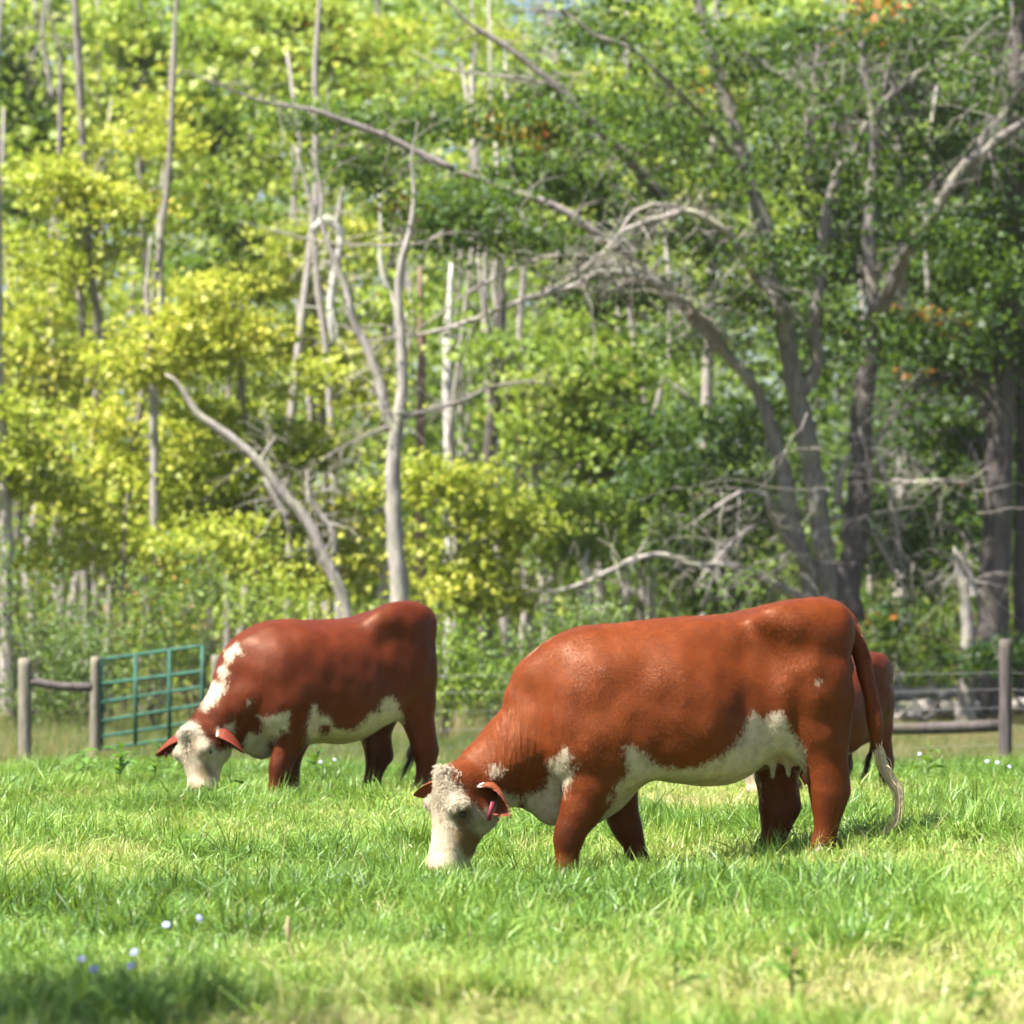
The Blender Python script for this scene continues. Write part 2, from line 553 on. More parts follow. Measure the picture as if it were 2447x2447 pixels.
def ear_material(name, outer, inner):
    m, nt, b = new_mat(name)
    wt = attr(nt, 'white')
    nz = noise(nt, 45, 4, 0.6, obj_coords(nt))
    c = mixc(nt, attr(nt, 'inside'), outer, inner)
    c = mixc(nt, mth(nt, 'MULTIPLY_ADD', nz, 1.4, -0.3, True), c, tuple(x * 0.55 for x in outer))
    c = mixc(nt, mth(nt, 'MULTIPLY_ADD', mth(nt, 'ADD', wt, mth(nt, 'MULTIPLY_ADD', nz, 0.6, -0.3)), 6.0, -2.5, True), c, (0.74, 0.64, 0.5))
    nt.links.new(c, b.inputs['Base Color'])
    b.inputs['Roughness'].default_value = 0.7
    b.inputs['Specular IOR Level'].default_value = 0.2
    bump(nt, b, nz, 0.5, 0.006)
    return m
ear_near_mat = ear_material('red_ear', (0.23, 0.055, 0.018), (0.16, 0.035, 0.014))
ear_far_mat = ear_material('dark_red_ear', (0.19, 0.032, 0.013), (0.24, 0.07, 0.055))

def strands(bag, roots, dirs, length, width, curl, seed, seg=6, grav=0.5):
    """Tapering ribbons of hair with a little thickness of their own (three-sided)."""
    rg = np.random.default_rng(seed)
    for p, d in zip(roots, dirs):
        L = length * rg.uniform(0.6, 1.2); d = np.array(d) / (np.linalg.norm(d) + 1e-9)
        ph = rg.uniform(0, 6.28); fq = rg.uniform(0.8, 1.6); pts = [np.array(p)]
        a = np.cross(d, [0.3, 0.2, 0.9]); a /= np.linalg.norm(a); b_ = np.cross(d, a)
        for i in range(seg):
            t = (i + 1) / seg
            step = d + curl * (math.cos(ph + fq * 6.28 * t) * a + math.sin(ph + fq * 6.28 * t) * b_) + np.array([0, 0, -grav * t])
            pts.append(pts[-1] + step / np.linalg.norm(step) * L / seg)
        r = width * np.linspace(1, 0.25, seg + 1)
        bag.tube(np.array(pts), r, 3)

def eye_ball(parent, c, r, look):
    bag = Bag()
    th = np.linspace(0, np.pi, 9); 
    pts = np.array([[0, 0, -math.cos(t)] for t in th]) * r
    bag.tube(pts + np.asarray(c), np.maximum(np.sin(th) * r, 0.0005), 12)
    return bag.build('eye', eye_mat, parent)

def hoof(parent, p, heading=-1):
    bag = Bag()
    for s in (-1, 1):
        c = np.array(p) + np.array([0, 0.03 * s, 0])
        pts = np.array([[0.02, 0, 0.085], [0.0, 0, 0.05], [-0.02, 0, 0.02], [-0.025, 0, 0.0]]) + c
        bag.tube(pts, [0.032, 0.038, 0.044, 0.046], 8)
    return bag.build('hoof', hoof_mat, parent)

def ground_leg(fr, pts):
    """Bend the last points of a leg so that the hoof meets the ground under it."""
    c, s = math.cos(fr.yaw), math.sin(fr.yaw)
    p = pts[-1]
    X = fr.X0 + p[0] * c - p[1] * s; Y = fr.Y0 + p[0] * s + p[1] * c
    gz = float(ground_z(X, Y)) - fr.Z0
    dz = gz + 0.045 - p[2]
    n = len(pts)
    for i, w in zip((n - 1, n - 2, n - 3, n - 4), (1.0, 0.85, 0.45, 0.15)):
        pts[i][2] += dz * w
    return np.array([p[0], p[1], gz])

def finish_body(fr, fld, root, mat, marks, name='body', relax_n=8, fur=250000, spots=()):
    V, Q = fld.mesh()
    V = relax(V, Q, relax_n, 0.5)
    for ctr, rad in spots:                                   # even out where neck, crest and shoulder meet
        w = smoothstep(rad, rad * .6, np.linalg.norm(V - ctr, axis=1))[:, None]
        S = V
        for _ in range(45): S = S + w * (relax(S, Q, 1, 0.6) - S)
        V = S
    rg0 = np.random.default_rng(3); lump = np.zeros(len(V))    # uneven flesh under the hide
    for _ in range(16):
        kd = rg0.normal(0, 1, 3); kd *= 6.283 / rg0.uniform(.13, .34) / np.linalg.norm(kd); lump += np.sin(V @ kd + rg0.uniform(0, 6.28))
    me = mesh_from(name, V, quads=Q)
    nrm = np.empty(len(V) * 3, np.float32); me.vertices.foreach_get('normal', nrm)
    V = V + nrm.reshape(-1, 3) * (lump * .0011 * smoothstep(.35, .7, V[:, 2]))[:, None]
    me.vertices.foreach_set('co', V.astype(np.float32).ravel()); me.update()
    smooth_shade(me)
    for k, a in marks(V).items():
        set_attr(me, k, a)
    A = marks_of = marks(V)
    nrm = np.empty(len(V) * 3, np.float32); me.vertices.foreach_get('normal', nrm); nrm = nrm.reshape(-1, 3)
    o = add_obj(name, me, mat, root)
    # short lying hair
    rg = np.random.default_rng(len(V))
    i = rg.choice(len(V), min(fur, len(V) * 4)); m = len(i)
    n = nrm[i]; p = V[i] + rg.normal(0, fld.h * .45, (m, 3)); p -= n * ((p - V[i]) * n).sum(1, keepdims=True)
    lie = np.tile(np.array([.55, 0, -.8]), (m, 1)) + rg.normal(0, .22, (m, 3))
    cu = A['curl'][i][:, None]; lie = lie * (1 - .8 * cu) + rg.normal(0, 1, (m, 3)) * cu
    lie -= n * (lie * n).sum(1, keepdims=True); lie /= np.linalg.norm(lie, axis=1, keepdims=True) + 1e-6
    d = lie + n * (rg.uniform(.04, .30, (m, 1)) + .10 * cu); d /= np.linalg.norm(d, axis=1, keepdims=True)
    s = np.cross(n, d); s /= np.linalg.norm(s, axis=1, keepdims=True) + 1e-6
    L = rg.uniform(.010, .020, (m, 1)) * (1 + .5 * cu); w = rg.uniform(.0009, .0020, (m, 1)) * (1 + .4 * cu)
    T = np.stack([p - s * w - n * .002, p + s * w - n * .002, p + d * L], 1).reshape(-1, 3)
    fm = mesh_from('short_hair', T, tris=np.arange(3 * m).reshape(-1, 3))
    for k, a in A.items(): set_attr(fm, k, np.repeat(a[i], 3))
    set_attr(fm, 'hv', np.repeat(np.clip(rg.normal(0.0, .11, m) * (1 - .6 * cu[:, 0]), -.3, .35), 3))
    add_obj('short_hair', fm, mat, root)['kind'] = 'stuff'
    return o

def smooth_path(P, n):
    P = np.asarray(P, float)
    s = np.concatenate(([0], np.cumsum(np.linalg.norm(np.diff(P, axis=0), axis=1))))
    x = np.linspace(0, s[-1], n)
    return np.stack([smooth_interp(s, P[:, i], x) for i in range(3)], 1)

# ---- the near cow
def build_near_cow():
    fr = Frame(1932 / 1300.0, 950, 1380, 1.0, math.radians(11), (1080, 1000))
    root = add_empty('cow', (fr.X0, fr.Y0, 0), fr.yaw)
    tag(root, 'rust red cow with white face and belly grazing closest to the camera', 'cow', 'cattle grazing in the pasture')
    f = Field((-1.75, -0.55, -0.22), (1.15, 0.55, 1.52), 0.0095)
    st = [(545, 500, 640, .02), (590, 350, 750, .11), (640, 262, 800, .18), (700, 214, 812, .235), (780, 172, 775, .285), (880, 150, 722, .335), (990, 141, 731, .365),
          (1100, 134, 741, .375), (1190, 127, 728, .365), (1270, 108, 682, .34), (1350, 90, 610, .305), (1440, 87, 560, .275),
          (1515, 96, 520, .24), (1566, 140, 470, .175), (1594, 215, 400, .05)]
    u = []; top = []; bot = []; hw = []
    for zx, t, b_, w in st:
        pt, pb = fr(zx, t), fr(zx, b_)
        u.append(pt[0]); top.append(pt[2]); bot.append(pb[2]); hw.append(w)
    f.barrel(u, top, bot, hw, 0.05)
    # neck with its loose skin below
    f.loft(fr(600, 530), fr(292, 735), (-0.5, 0, 0.85), [-.55, -.3, -.05, .25, .5, .75, 1.0, 1.12], [.12, .23, .315, .305, .262, .218, .185, .15],
           [.12, .30, .43, .41, .315, .225, .165, .13], [.12, .18, .20, .185, .16, .14, .125, .10], 0.15, 2.1, 0.45)
    f.chain([fr(630, 790), fr(555, 805), fr(500, 775)], [.10, .062, .05], 0.09, 0.62)
    f.chain([fr(560, 560), fr(530, 830)], [.10, .028], 0.05, 0.55)
    f.chain([fr(425, 405), fr(475, 350), fr(540, 305), fr(620, 275), fr(720, 252)], [.045, .062, .080, .094, .096], 0.10)   # crest to withers
    f.blob(fr(700, 325, 0), (.25, .22, .155), 0.16)
    # shoulder and ribs
    f.blob(fr(690, 480, -.175), (.22, .145, .31), 0.15)
    f.blob(fr(700, 480, .175), (.22, .145, .31), 0.15)
    f.blob(fr(735, 600, -.225), (.19, .10, .17), 0.10)
    f.blob(fr(640, 610, -.19), (.10, .08, .15), 0.10)
    f.blob(fr(735, 600, .225), (.17, .10, .17), 0.10)
    f.blob(fr(1010, 500, -.27), (.34, .105, .26), 0.14)
    # hook, pin and thigh
    for s in (-1, 1):
        f.blob(fr(1352, 166, .272 * s), (.085, .050, .060), 0.16)
        f.cone(fr(1340, 190, .262 * s), fr(1385, 330, .262 * s), .040, .03, 0.12)
        f.blob(fr(1548, 185, .12 * s), (.080, .065, .10), 0.10)
        f.blob(fr(1478, 380, .195 * s), (.195, .13, .30), 0.12)
        f.blob(fr(1400, 470, .235 * s), (.12, .075, .16), 0.10)
    f.blob(fr(1262, 225, -.445), (.20, .13, .13), 0.20, carve=True)
    f.blob(fr(1318, 395, -.44), (.11, .11, .24), 0.22, carve=True)
    for s in (-1, 1): f.blob(fr(1462, 175, .16 * s), (.17, .11, .11), 0.14)
    f.blob(fr(1440, 600, -.36), (.05, .07, .16), 0.10, carve=True)
    # legs
    L = []
    def leg(spec, v, k=0.05, flat=0.78):
        pts = [fr(x, y, vv if vv is not None else v) for x, y, r, vv in spec]
        g = ground_leg(fr, pts)
        f.chain(pts, [r for _, _, r, _ in spec], k, flat)
        L.append(g)
        return pts
    leg([(722, 640, .165, -.19), (690, 745, .128, None), (650, 830, .098, None), (613, 900, .071, None), (604, 945, .061, None), (602, 985, .043, None),
         (598, 1045, .050, None), (588, 1080, .045, None)], -.2)
    leg([(745, 650, .15, .17), (785, 770, .093, None), (800, 850, .078, None), (820, 905, .066, None), (838, 960, .044, None), (852, 1030, .05, None), (842, 1060, .045, None)], .2)
    leg([(1490, 430, .20, -.17), (1492, 540, .165, -.18), (1512, 640, .118, -.19), (1528, 710, .098, None), (1533, 770, .093, None), (1528, 830, .069, None),
         (1523, 900, .052, None), (1512, 975, .055, None), (1496, 1010, .048, None)], -.2, 0.05, 0.72)
    f.cone(fr(1545, 640, -.19), fr(1574, 755, -.2), .045, .036, 0.05)
    leg([(1420, 470, .19, .16), (1365, 600, .135, .17), (1345, 700, .108, None), (1353, 790, .096, None), (1352, 840, .087, None), (1343, 900, .062, None), (1336, 960, .052, None),
         (1326, 1000, .055, None), (1312, 1030, .048, None)], .19, 0.05, 0.72)
    f.cone(fr(1372, 700, .19), fr(1405, 815, .19), .045, .034, 0.05)
    # udder
    f.blob(fr(1395, 590, -.02), (.13, .15, .125), 0.07)
    f.cone(fr(1385, 650, -.10), fr(1388, 698, -.11), .024, .012, 0.03)
    f.cone(fr(1330, 660, -.08), fr(1331, 703, -.08), .022, .011, 0.03)
    # tail
    tail_pts = [fr(1480, 106), fr(1535, 112), fr(1585, 142, -.02), fr(1622, 205, -.06), fr(1650, 290, -.11), fr(1670, 375, -.15), fr(1686, 455, -.17), fr(1697, 530, -.18), fr(1706, 600, -.18)]
    tail_pts = list(smooth_path(np.array(tail_pts), 18)); f.chain(tail_pts, np.interp(np.linspace(0, 8, 18), range(9), [.046, .046, .044, .041, .038, .035, .034, .032, .024]), 0.03)
    # head
    n_face = np.array([-0.90, -0.44, 0.10])
    A = fr(248, 705, -.03); Bm = fr(158, 1066, -.07)
    th = [-.04, .06, .18, .32, .45, .6, .75, .88, .97, 1.0]
    ax, nn, lat = f.loft(A, Bm, n_face, th,
           [.095, .125, .140, .138, .125, .108, .096, .094, .076, .05], [.09, .135, .165, .175, .170, .150, .125, .105, .08, .05],
           [.095, .125, .132, .138, .126, .104, .098, .104, .090, .055], 0.05, 2.35)
    Lh = np.linalg.norm(Bm - A)
    def H(t, n, l): return A + ax * (t * Lh) + nn * n + lat * l
    near_side = -1.0 if lat[1] > 0 else 1.0
    for s in (near_side, -near_side):
        f.blob(H(.325, .090, .112 * s), (.052, .050, .042), 0.05)             # brow
        f.blob(H(.385, .062, .160 * s), (.036, .036, .030), 0.03, carve=True)   # eye hollow
        f.blob(H(.30, -.09, .095 * s), (.09, .055, .09), 0.06)               # cheek
        f.cone(H(.42, .02, .125 * s), H(.62, .01, .085 * s), .03, .02, 0.05)  # cheek bone
        f.blob(H(.92, .055, .066 * s), (.024, .024, .024), 0.02)              # nostril rim
        f.blob(H(.945, .068, .070 * s), (.014, .014, .018), 0.012, carve=True)
    f.cone(H(.70, -.06, 0), H(.95, -.055, 0), .062, .055, 0.05)               # lower lip and chin
    f.blob(H(.03, .07, 0), (.09, .09, .065), 0.05)                            # poll
    f.blob(H(.16, .105, 0.0), (.07, .07, .08), 0.06)

    head_c = [H(0.02, 0, 0), H(.3, 0, 0), H(.6, 0, 0), H(1, 0, 0)]
    fore_near = [fr(735, 600, -.2), fr(690, 745, -.2), fr(613, 900, -.2), fr(598, 1045, -.2)]
    def marks(V):
        P = fr.back(V); nearside = V[:, 1]
        sc = 658.4
        # white belly, chest and face as they lie on the near side
        belly = [(812, 600), (830, 598), (880, 632), (935, 672), (1000, 680), (1070, 672), (1120, 652), (1180, 615), (1215, 575), (1240, 515), (1268, 482),
                 (1300, 505), (1325, 483), (1362, 478), (1390, 530), (1420, 580), (1447, 615), (1440, 720), (1130, 800), (700, 900), (690, 840), (760, 770), (815, 690)]
        wb = poly_sd(P, belly) / sc
        und = poly_sd(P, [(700, 760), (900, 700), (1240, 690), (1300, 600), (1440, 600), (1440, 760), (1100, 800), (700, 900)]) / sc
        chest = [(532, 650), (560, 640), (598, 605), (612, 640), (608, 690), (632, 672), (628, 700), (600, 740), (585, 900), (500, 900), (440, 795), (470, 770), (525, 745), (540, 700)]
        wc = poly_sd(P, chest) / sc
        crest = poly_sd(P, [(455, 318), (470, 285), (545, 225), (552, 240), (505, 275), (470, 306)]) / sc
        crest = np.minimum(crest, .05 - np.abs(V[:, 1] - .035))
        spot = poly_sd(P, [(325, 690), (345, 666), (378, 680), (372, 706), (350, 700), (330, 712)]) / sc
        face = poly_sd(P, [(110, 660), (180, 668), (190, 705), (225, 745), (262, 800), (300, 835), (350, 790), (372, 760), (395, 775), (450, 790), (380, 860), (320, 1100), (40, 1100), (40, 760)]) / sc
        fly = 0.004 - np.linalg.norm(P - np.array([1493, 371]), axis=1) / sc
        
        w = np.maximum.reduce([wb, wc, crest, spot, face, fly])
        # far side and inner faces: plain belly line
        far = V[:, 1] > 0.02
        w = np.where(far, np.maximum.reduce([und, np.minimum(wc, .02 - V[:, 1]), face, crest]), w)
        # legs stay red
        d_ff = seg_dist(V, [fr(745, 650, .17), fr(785, 770, .2), fr(820, 905, .2), fr(852, 1030, .2)])
        d_nf = seg_dist(V, [fr(722, 600, -.19), fr(690, 745, -.2), fr(613, 900, -.2), fr(598, 1045, -.2)])
        d_nh = seg_dist(V, [fr(1530, 560, -.18), fr(1520, 640, -.19), fr(1533, 770, -.2), fr(1512, 975, -.2)])
        d_fh = seg_dist(V, [fr(1385, 600, .17), fr(1345, 700, .19), fr(1353, 790, .19), fr(1326, 1000, .19)])
        legm = np.minimum.reduce([np.where(V[:, 2] < .62, d_ff - .125, 1), np.where(V[:, 2] < .62, d_nf - .138, 1), d_nh - .115, np.where(V[:, 2] < .55, d_fh - .125, 1)])
        is_fore_near = np.where((P[:, 0] < 700) & (P[:, 1] > 690) & (V[:, 1] < -.06), d_nf - .20, 1)
        w = np.minimum(w, legm)
        headm = seg_dist(V, head_c)
        udder = np.linalg.norm(V - fr(1395, 610, 0), axis=1)
        w = np.maximum(w, np.where((udder < .20) & (V[:, 2] < .62) & (legm > 0.0), .02, -1))
        pink = np.clip(smoothstep(.21, .13, udder), 0, 1) * 0.55
        t_h = ((V - A) @ ax) / Lh
        on_head = headm < .21
        pink = np.maximum(pink, np.where(on_head, smoothstep(.80, .95, t_h) * 0.5, 0))
        # dirt on the cheek under the eye
        e = np.array([235, 905])
        st_ = smoothstep(95, 25, np.abs(P[:, 0] - 238) * 1.25 + np.abs(P[:, 1] - 915) * 0.75) + smoothstep(70, 20, np.hypot(P[:, 0] - 290, P[:, 1] - 965)) 
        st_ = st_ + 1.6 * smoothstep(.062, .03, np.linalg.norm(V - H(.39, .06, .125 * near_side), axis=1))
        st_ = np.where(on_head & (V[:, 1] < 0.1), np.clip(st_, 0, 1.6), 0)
        fold = smoothstep(300, 400, P[:, 0]) * smoothstep(650, 540, P[:, 0]) * smoothstep(400, 560, P[:, 1]) * smoothstep(900, 780, P[:, 1])
        fold = np.maximum(fold, 0.35 * smoothstep(250, 380, P[:, 0]) * smoothstep(520, 440, P[:, 0]) * smoothstep(330, 420, P[:, 1]))
        curl = np.where(on_head, smoothstep(.62, .35, t_h), 0) * (face > -.02)
        dark = smoothstep(.52, .2, V[:, 2]) * 0.35 * (~on_head)  # legs darker towards the ground, partly shade painted into the coat
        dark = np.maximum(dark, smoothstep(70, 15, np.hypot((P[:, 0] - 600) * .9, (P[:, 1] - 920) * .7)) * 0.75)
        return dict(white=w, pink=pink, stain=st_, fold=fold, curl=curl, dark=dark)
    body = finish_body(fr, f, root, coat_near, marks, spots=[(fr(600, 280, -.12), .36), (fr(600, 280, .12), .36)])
    for g in L: hoof(root, g)
    # ears
    eb = H(.13, .015, .105 * near_side); et = eb + np.array([.175, -.085, -.105])
    V, Q = ear_mesh(eb, et, (-0.25, -0.85, -0.6), 0.074, 0.6)
    me = mesh_from('ear', V, quads=Q); smooth_shade(me)
    n1 = len(V) // 2
    set_attr(me, 'inside', np.r_[np.ones(n1), np.zeros(n1)])
    s_ = np.linalg.norm(V - eb, axis=1) / np.linalg.norm(et - eb)
    set_attr(me, 'white', smoothstep(.42, .10, s_) * np.r_[np.full(n1, .9), np.full(n1, .35)])
    ear_o = add_obj('ear', me, ear_near_mat, root)
    fringe = Bag(); rgf = np.random.default_rng(6); rts = V[rgf.integers(0, n1, 260)]
    strands(fringe, rts, [(et - eb) / np.linalg.norm(et - eb) * .9 + rgf.normal(0, .45, 3) + np.array([0, -.3, -.3]) for _ in rts], .03, .0014, .3, 8, 3, .4)
    fo = fringe.build('ear_hair', hair_red, ear_o); fo['kind'] = 'stuff'
    eb2 = H(.13, -.02, -.098 * near_side); et2 = eb2 + np.array([-.215, .11, -.015])
    V, Q = ear_mesh(eb2, et2, (-0.5, -0.6, -0.6), 0.05, 0.5)
    me = mesh_from('ear', V, quads=Q); smooth_shade(me)
    set_attr(me, 'inside', np.zeros(len(V))); set_attr(me, 'white', np.zeros(len(V)))
    add_obj('ear', me, ear_near_mat, root)
    # metal clip on the ear's edge and the red tag hanging from it
    bag = Bag()
    e0 = eb + (et - eb) * .18 + np.array([0, -.035, .052])
    pts = e0 + np.array([[-.022, -.004, -.014], [-.008, -.012, -.003], [.008, -.012, .004], [.02, -.004, .006]])
    bag.tube(pts, [.003, .006, .006, .002], 8)
    clip = bag.build('ear_clip', plain('white_enamel', (0.8, 0.78, 0.7), 0.3), root)
    bag = Bag()
    a_ = eb + (et - eb) * .55 + np.array([-.01, -.035, .0]); b_ = a_ + np.array([-.022, -.012, -.10])
    wv = np.array([.0135, 0.004, 0.0]); th_ = np.array([0, .003, 0])
    v = [p + sx * wv * sc_ + sy * th_ for p, sc_ in ((a_, .75), (b_, 1.0)) for sx in (-1, 1) for sy in (-1, 1)]
    bag.add(v, [[0, 1, 3, 2], [4, 6, 7, 5], [0, 4, 5, 1], [2, 3, 7, 6], [0, 2, 6, 4], [1, 5, 7, 3]])
    tg = bag.build('ear_tag', tag_mat, root, False); tg['label'] = 'red plastic tag hanging in the ear'
    # eyes
    for s in (near_side, -near_side):
        eye_ball(root, H(.388, .062, .124 * s), .023, None)
    # curly hair of the poll and forehead
    rg = np.random.default_rng(5)
    bag = Bag(); roots = []; dirs = []
    for i in range(520):
        t = abs(rg.normal(0.0, 0.14)) - .02; l = float(np.clip(rg.normal(0, .05), -.085, .085)); 
        n = .125 - 0.9 * l * l / .1 + (0.015 if t < .1 else 0.01)
        if t < .08: n += .035
        roots.append(H(t, n, l)); dirs.append(nn * 0.6 + ax * rg.normal(0.5, .5) + lat * rg.normal(0, .6))
    strands(bag, roots, dirs, .055, .0028, 0.9, 3, 6, 0.3)
    fl = bag.build('forelock', hair_face, root); fl['kind'] = 'stuff'; fl['label'] = 'curly cream hair on the poll and forehead'
    # tail switch
    bag = Bag(); rg = np.random.default_rng(9)
    path = np.array([fr(*p, -.18) for p in [(1702, 560), (1712, 625), (1730, 680), (1757, 725), (1778, 770), (1777, 820), (1768, 860), (1745, 890), (1715, 912)]])
    pa = smooth_path(path, 26)
    for i in range(130):
        e = rg.uniform(.45, 1.0) if i > 14 else 1.0
        n = max(6, int(26 * e)); st0 = int(rg.uniform(0, 5))
        q = pa[st0:n].copy()
        off = rg.normal(0, 1, 3) * np.array([.011, .011, .006]); 
        t = np.linspace(0, 1, len(q))[:, None]
        spread = rg.normal(0, 1, 3) * np.array([.02, .018, .012]) * (0.35 if i < 14 else 1)
        q = q + off * (0.5 + 0.5 * np.sin(t * 3.1)) + spread * t * (1 - 0.75 * t) + 0.010 * np.sin(t * 11 + rg.uniform(0, 6)) * rg.normal(0, 1, 3)
        bag.tube(q, .0032 * np.linspace(1, .35, len(q)), 3)
    sw = bag.build('tail_switch', hair_white, root); sw['kind'] = 'stuff'; sw['label'] = 'cream hair at the end of the tail'
    # short ruff along the tail head
    bag = Bag(); roots = []; dirs = []
    tp = smooth_path(np.array(tail_pts), 120)
    for i in range(420):
        j = rg.integers(4, 85); p = tp[j]; d = tp[min(j + 2, 119)] - tp[j]
        up = np.array([0.55, 0, 0.85]) if j > 30 else np.array([0.1, 0, 1.0])
        sd = rg.normal(0, .7)
        nv = up + np.array([0, sd, 0]); nv /= np.linalg.norm(nv)
        roots.append(p + nv * (.040 - .0001 * j)); dirs.append(nv * .55 + d / np.linalg.norm(d) * 1.0)
    strands(bag, roots, dirs, .038, .0022, 0.2, 4, 3, 0.1)
    bag.build('tail_hair', hair_red, root)['kind'] = 'stuff'
    return root


# ---- the cow behind it, front turned towards the camera
def build_far_cow():
    fr = Frame(1932 / 760.0, 340, 1400, 443.0 / 326.0, math.radians(30), (1200, 1100))
    root = add_empty('cow', (fr.X0, fr.Y0, 0), fr.yaw)
    tag(root, 'dark red cow with white blazed neck grazing in front of the green gate', 'cow', 'cattle grazing in the pasture')
    f = Field((-1.75, -0.58, -0.25), (1.05, 0.58, 1.56), 0.0115)
    st = [(610, 560, 740, .02), (655, 430, 850, .11), (710, 330, 910, .18), (775, 272, 935, .24), (870, 228, 925, .30), (980, 210, 925, .345), (1090, 204, 950, .375),
          (1190, 200, 962, .385), (1280, 188, 945, .37), (1370, 160, 900, .34), (1460, 136, 830, .31), (1560, 124, 760, .28),
          (1640, 128, 690, .24), (1700, 175, 600, .17), (1728, 270, 500, .05)]
    u = []; top = []; bot = []; hw = []
    for zx, t, b_, w in st:
        pt, pb = fr(zx, t), fr(zx, b_)
        u.append(pt[0]); top.append(pt[2]); bot.append(pb[2]); hw.append(w)
    f.barrel(u, top, bot, hw, 0.05)
    f.loft(fr(720, 600), fr(400, 900), (-0.5, 0, 0.85), [-.55, -.3, -.05, .25, .5, .75, 1.0, 1.12], [.12, .24, .32, .31, .255, .205, .17, .14],
           [.12, .30, .43, .42, .33, .235, .165, .13], [.12, .19, .21, .195, .17, .15, .13, .10], 0.15, 2.1, 0.4)
    f.chain([fr(520, 560), fr(590, 455), fr(660, 385), fr(760, 335), (fr(860, 310))], [.06, .075, .09, .10, .10], 0.10)
    f.blob(fr(790, 420, 0), (.26, .23, .17), 0.16)
    f.chain([fr(800, 900), fr(720, 965), fr(640, 930)], [.10, .06, .05], 0.09, 0.62)
    f.blob(fr(860, 590, -.18), (.22, .15, .31), 0.15)
    f.blob(fr(900, 590, .18), (.22, .15, .31), 0.15)
    f.blob(fr(930, 760, -.23), (.17, .10, .17), 0.10)
    f.blob(fr(930, 760, .22), (.17, .10, .17), 0.10)
    f.blob(fr(1130, 620, -.28), (.34, .105, .26), 0.14)
    for s in (-1, 1):
        f.blob(fr(1470, 215, .255 * s), (.085, .050, .060), 0.16)
        f.blob(fr(1690, 235, .12 * s), (.085, .065, .10), 0.10)
        f.blob(fr(1600, 480, .20 * s), (.215, .13, .32), 0.12)
        f.blob(fr(1500, 600, .24 * s), (.12, .075, .18), 0.10)
    for s in (-1, 1): f.blob(fr(1590, 220, .16 * s), (.17, .11, .11), 0.14)
    L = []
    def leg(spec, v, k=0.05, flat=0.78):
        pts = [fr(x, y, vv if vv is not None else v) for x, y, r, vv in spec]
        L.append(ground_leg(fr, pts))
        f.chain(pts, [r for _, _, r, _ in spec], k, flat)
    leg([(940, 800, .15, -.19), (905, 920, .105, None), (870, 1010, .085, None), (838, 1095, .072, None), (832, 1140, .062, None), (820, 1190, .045, None),
         (815, 1240, .05, None), (805, 1270, .045, None)], -.2)
    leg([(960, 800, .15, .17), (930, 920, .10, None), (905, 1010, .082, None), (893, 1100, .068, None), (897, 1150, .055, None), (900, 1200, .045, None), (905, 1245, .05, None), (897, 1275, .045, None)], .2)
    leg([(1640, 560, .20, -.17), (1660, 720, .150, -.18), (1685, 850, .105, -.19), (1705, 950, .086, None), (1722, 1010, .084, None), (1722, 1080, .062, None),
         (1715, 1150, .05, None), (1702, 1220, .052, None), (1690, 1250, .046, None)], -.2, 0.05, 0.72)
    f.cone(fr(1730, 870, -.19), fr(1757, 1000, -.2), .045, .034, 0.05)
    leg([(1500, 620, .19, .16), (1430, 800, .135, .17), (1410, 900, .105, None), (1430, 1000, .088, None), (1432, 1050, .082, None), (1412, 1120, .058, None), (1400, 1190, .05, None),
         (1392, 1235, .052, None), (1378, 1260, .046, None)], .19, 0.05, 0.72)
    f.cone(fr(1460, 900, .19), fr(1496, 1035, .19), .045, .032, 0.05)
    f.blob(fr(1500, 720, 0), (.11, .12, .10), 0.08)
    f.cone(fr(1500, 760, -.06), fr(1503, 805, -.06), .022, .011, 0.03)
    tail_pts = [fr(1600, 150), fr(1660, 152), fr(1706, 190), fr(1728, 260, .02), fr(1742, 360, .03), fr(1746, 520, .04), fr(1735, 700, .06), fr(1700, 850, .06), fr(1660, 950, .06)]
    f.chain(tail_pts, [.045, .045, .041, .034, .030, .028, .026, .024, .02], 0.03)
    # head, turned to show its forehead
    n_face = np.array([-0.93, -0.28, 0.30])
    A = fr(345, 885, -.02); Bm = fr(370, 1255, -.10)
    th = [-.04, .06, .18, .32, .45, .6, .75, .88, .97, 1.0]
    ax, nn, lat = f.loft(A, Bm, n_face, th,
           [.095, .125, .140, .138, .125, .108, .096, .094, .076, .05], [.09, .135, .165, .175, .170, .150, .125, .105, .08, .05],
           [.100, .140, .150, .156, .144, .120, .108, .108, .092, .055], 0.05, 2.35)
    Lh = np.linalg.norm(Bm - A)
    def H(t, n, l): return A + ax * (t * Lh) + nn * n + lat * l
    for s in (-1, 1):
        f.blob(H(.33, .075, .13 * s), (.055, .050, .045), 0.05)
        f.blob(H(.375, .035, .18 * s), (.040, .04, .032), 0.035, carve=True)
        f.blob(H(.30, -.09, .11 * s), (.09, .055, .09), 0.06)
        f.blob(H(.92, .06, .07 * s), (.024, .024, .024), 0.02)
        f.blob(H(.945, .075, .074 * s), (.014, .014, .018), 0.012, carve=True)
    f.cone(H(.70, -.06, 0), H(.95, -.055, 0), .062, .055, 0.05)
    f.blob(H(.02, .07, 0), (.09, .10, .065), 0.05)
    head_c = [H(0.02, 0, 0), H(.3, 0, 0), H(.6, 0, 0), H(1, 0, 0)]
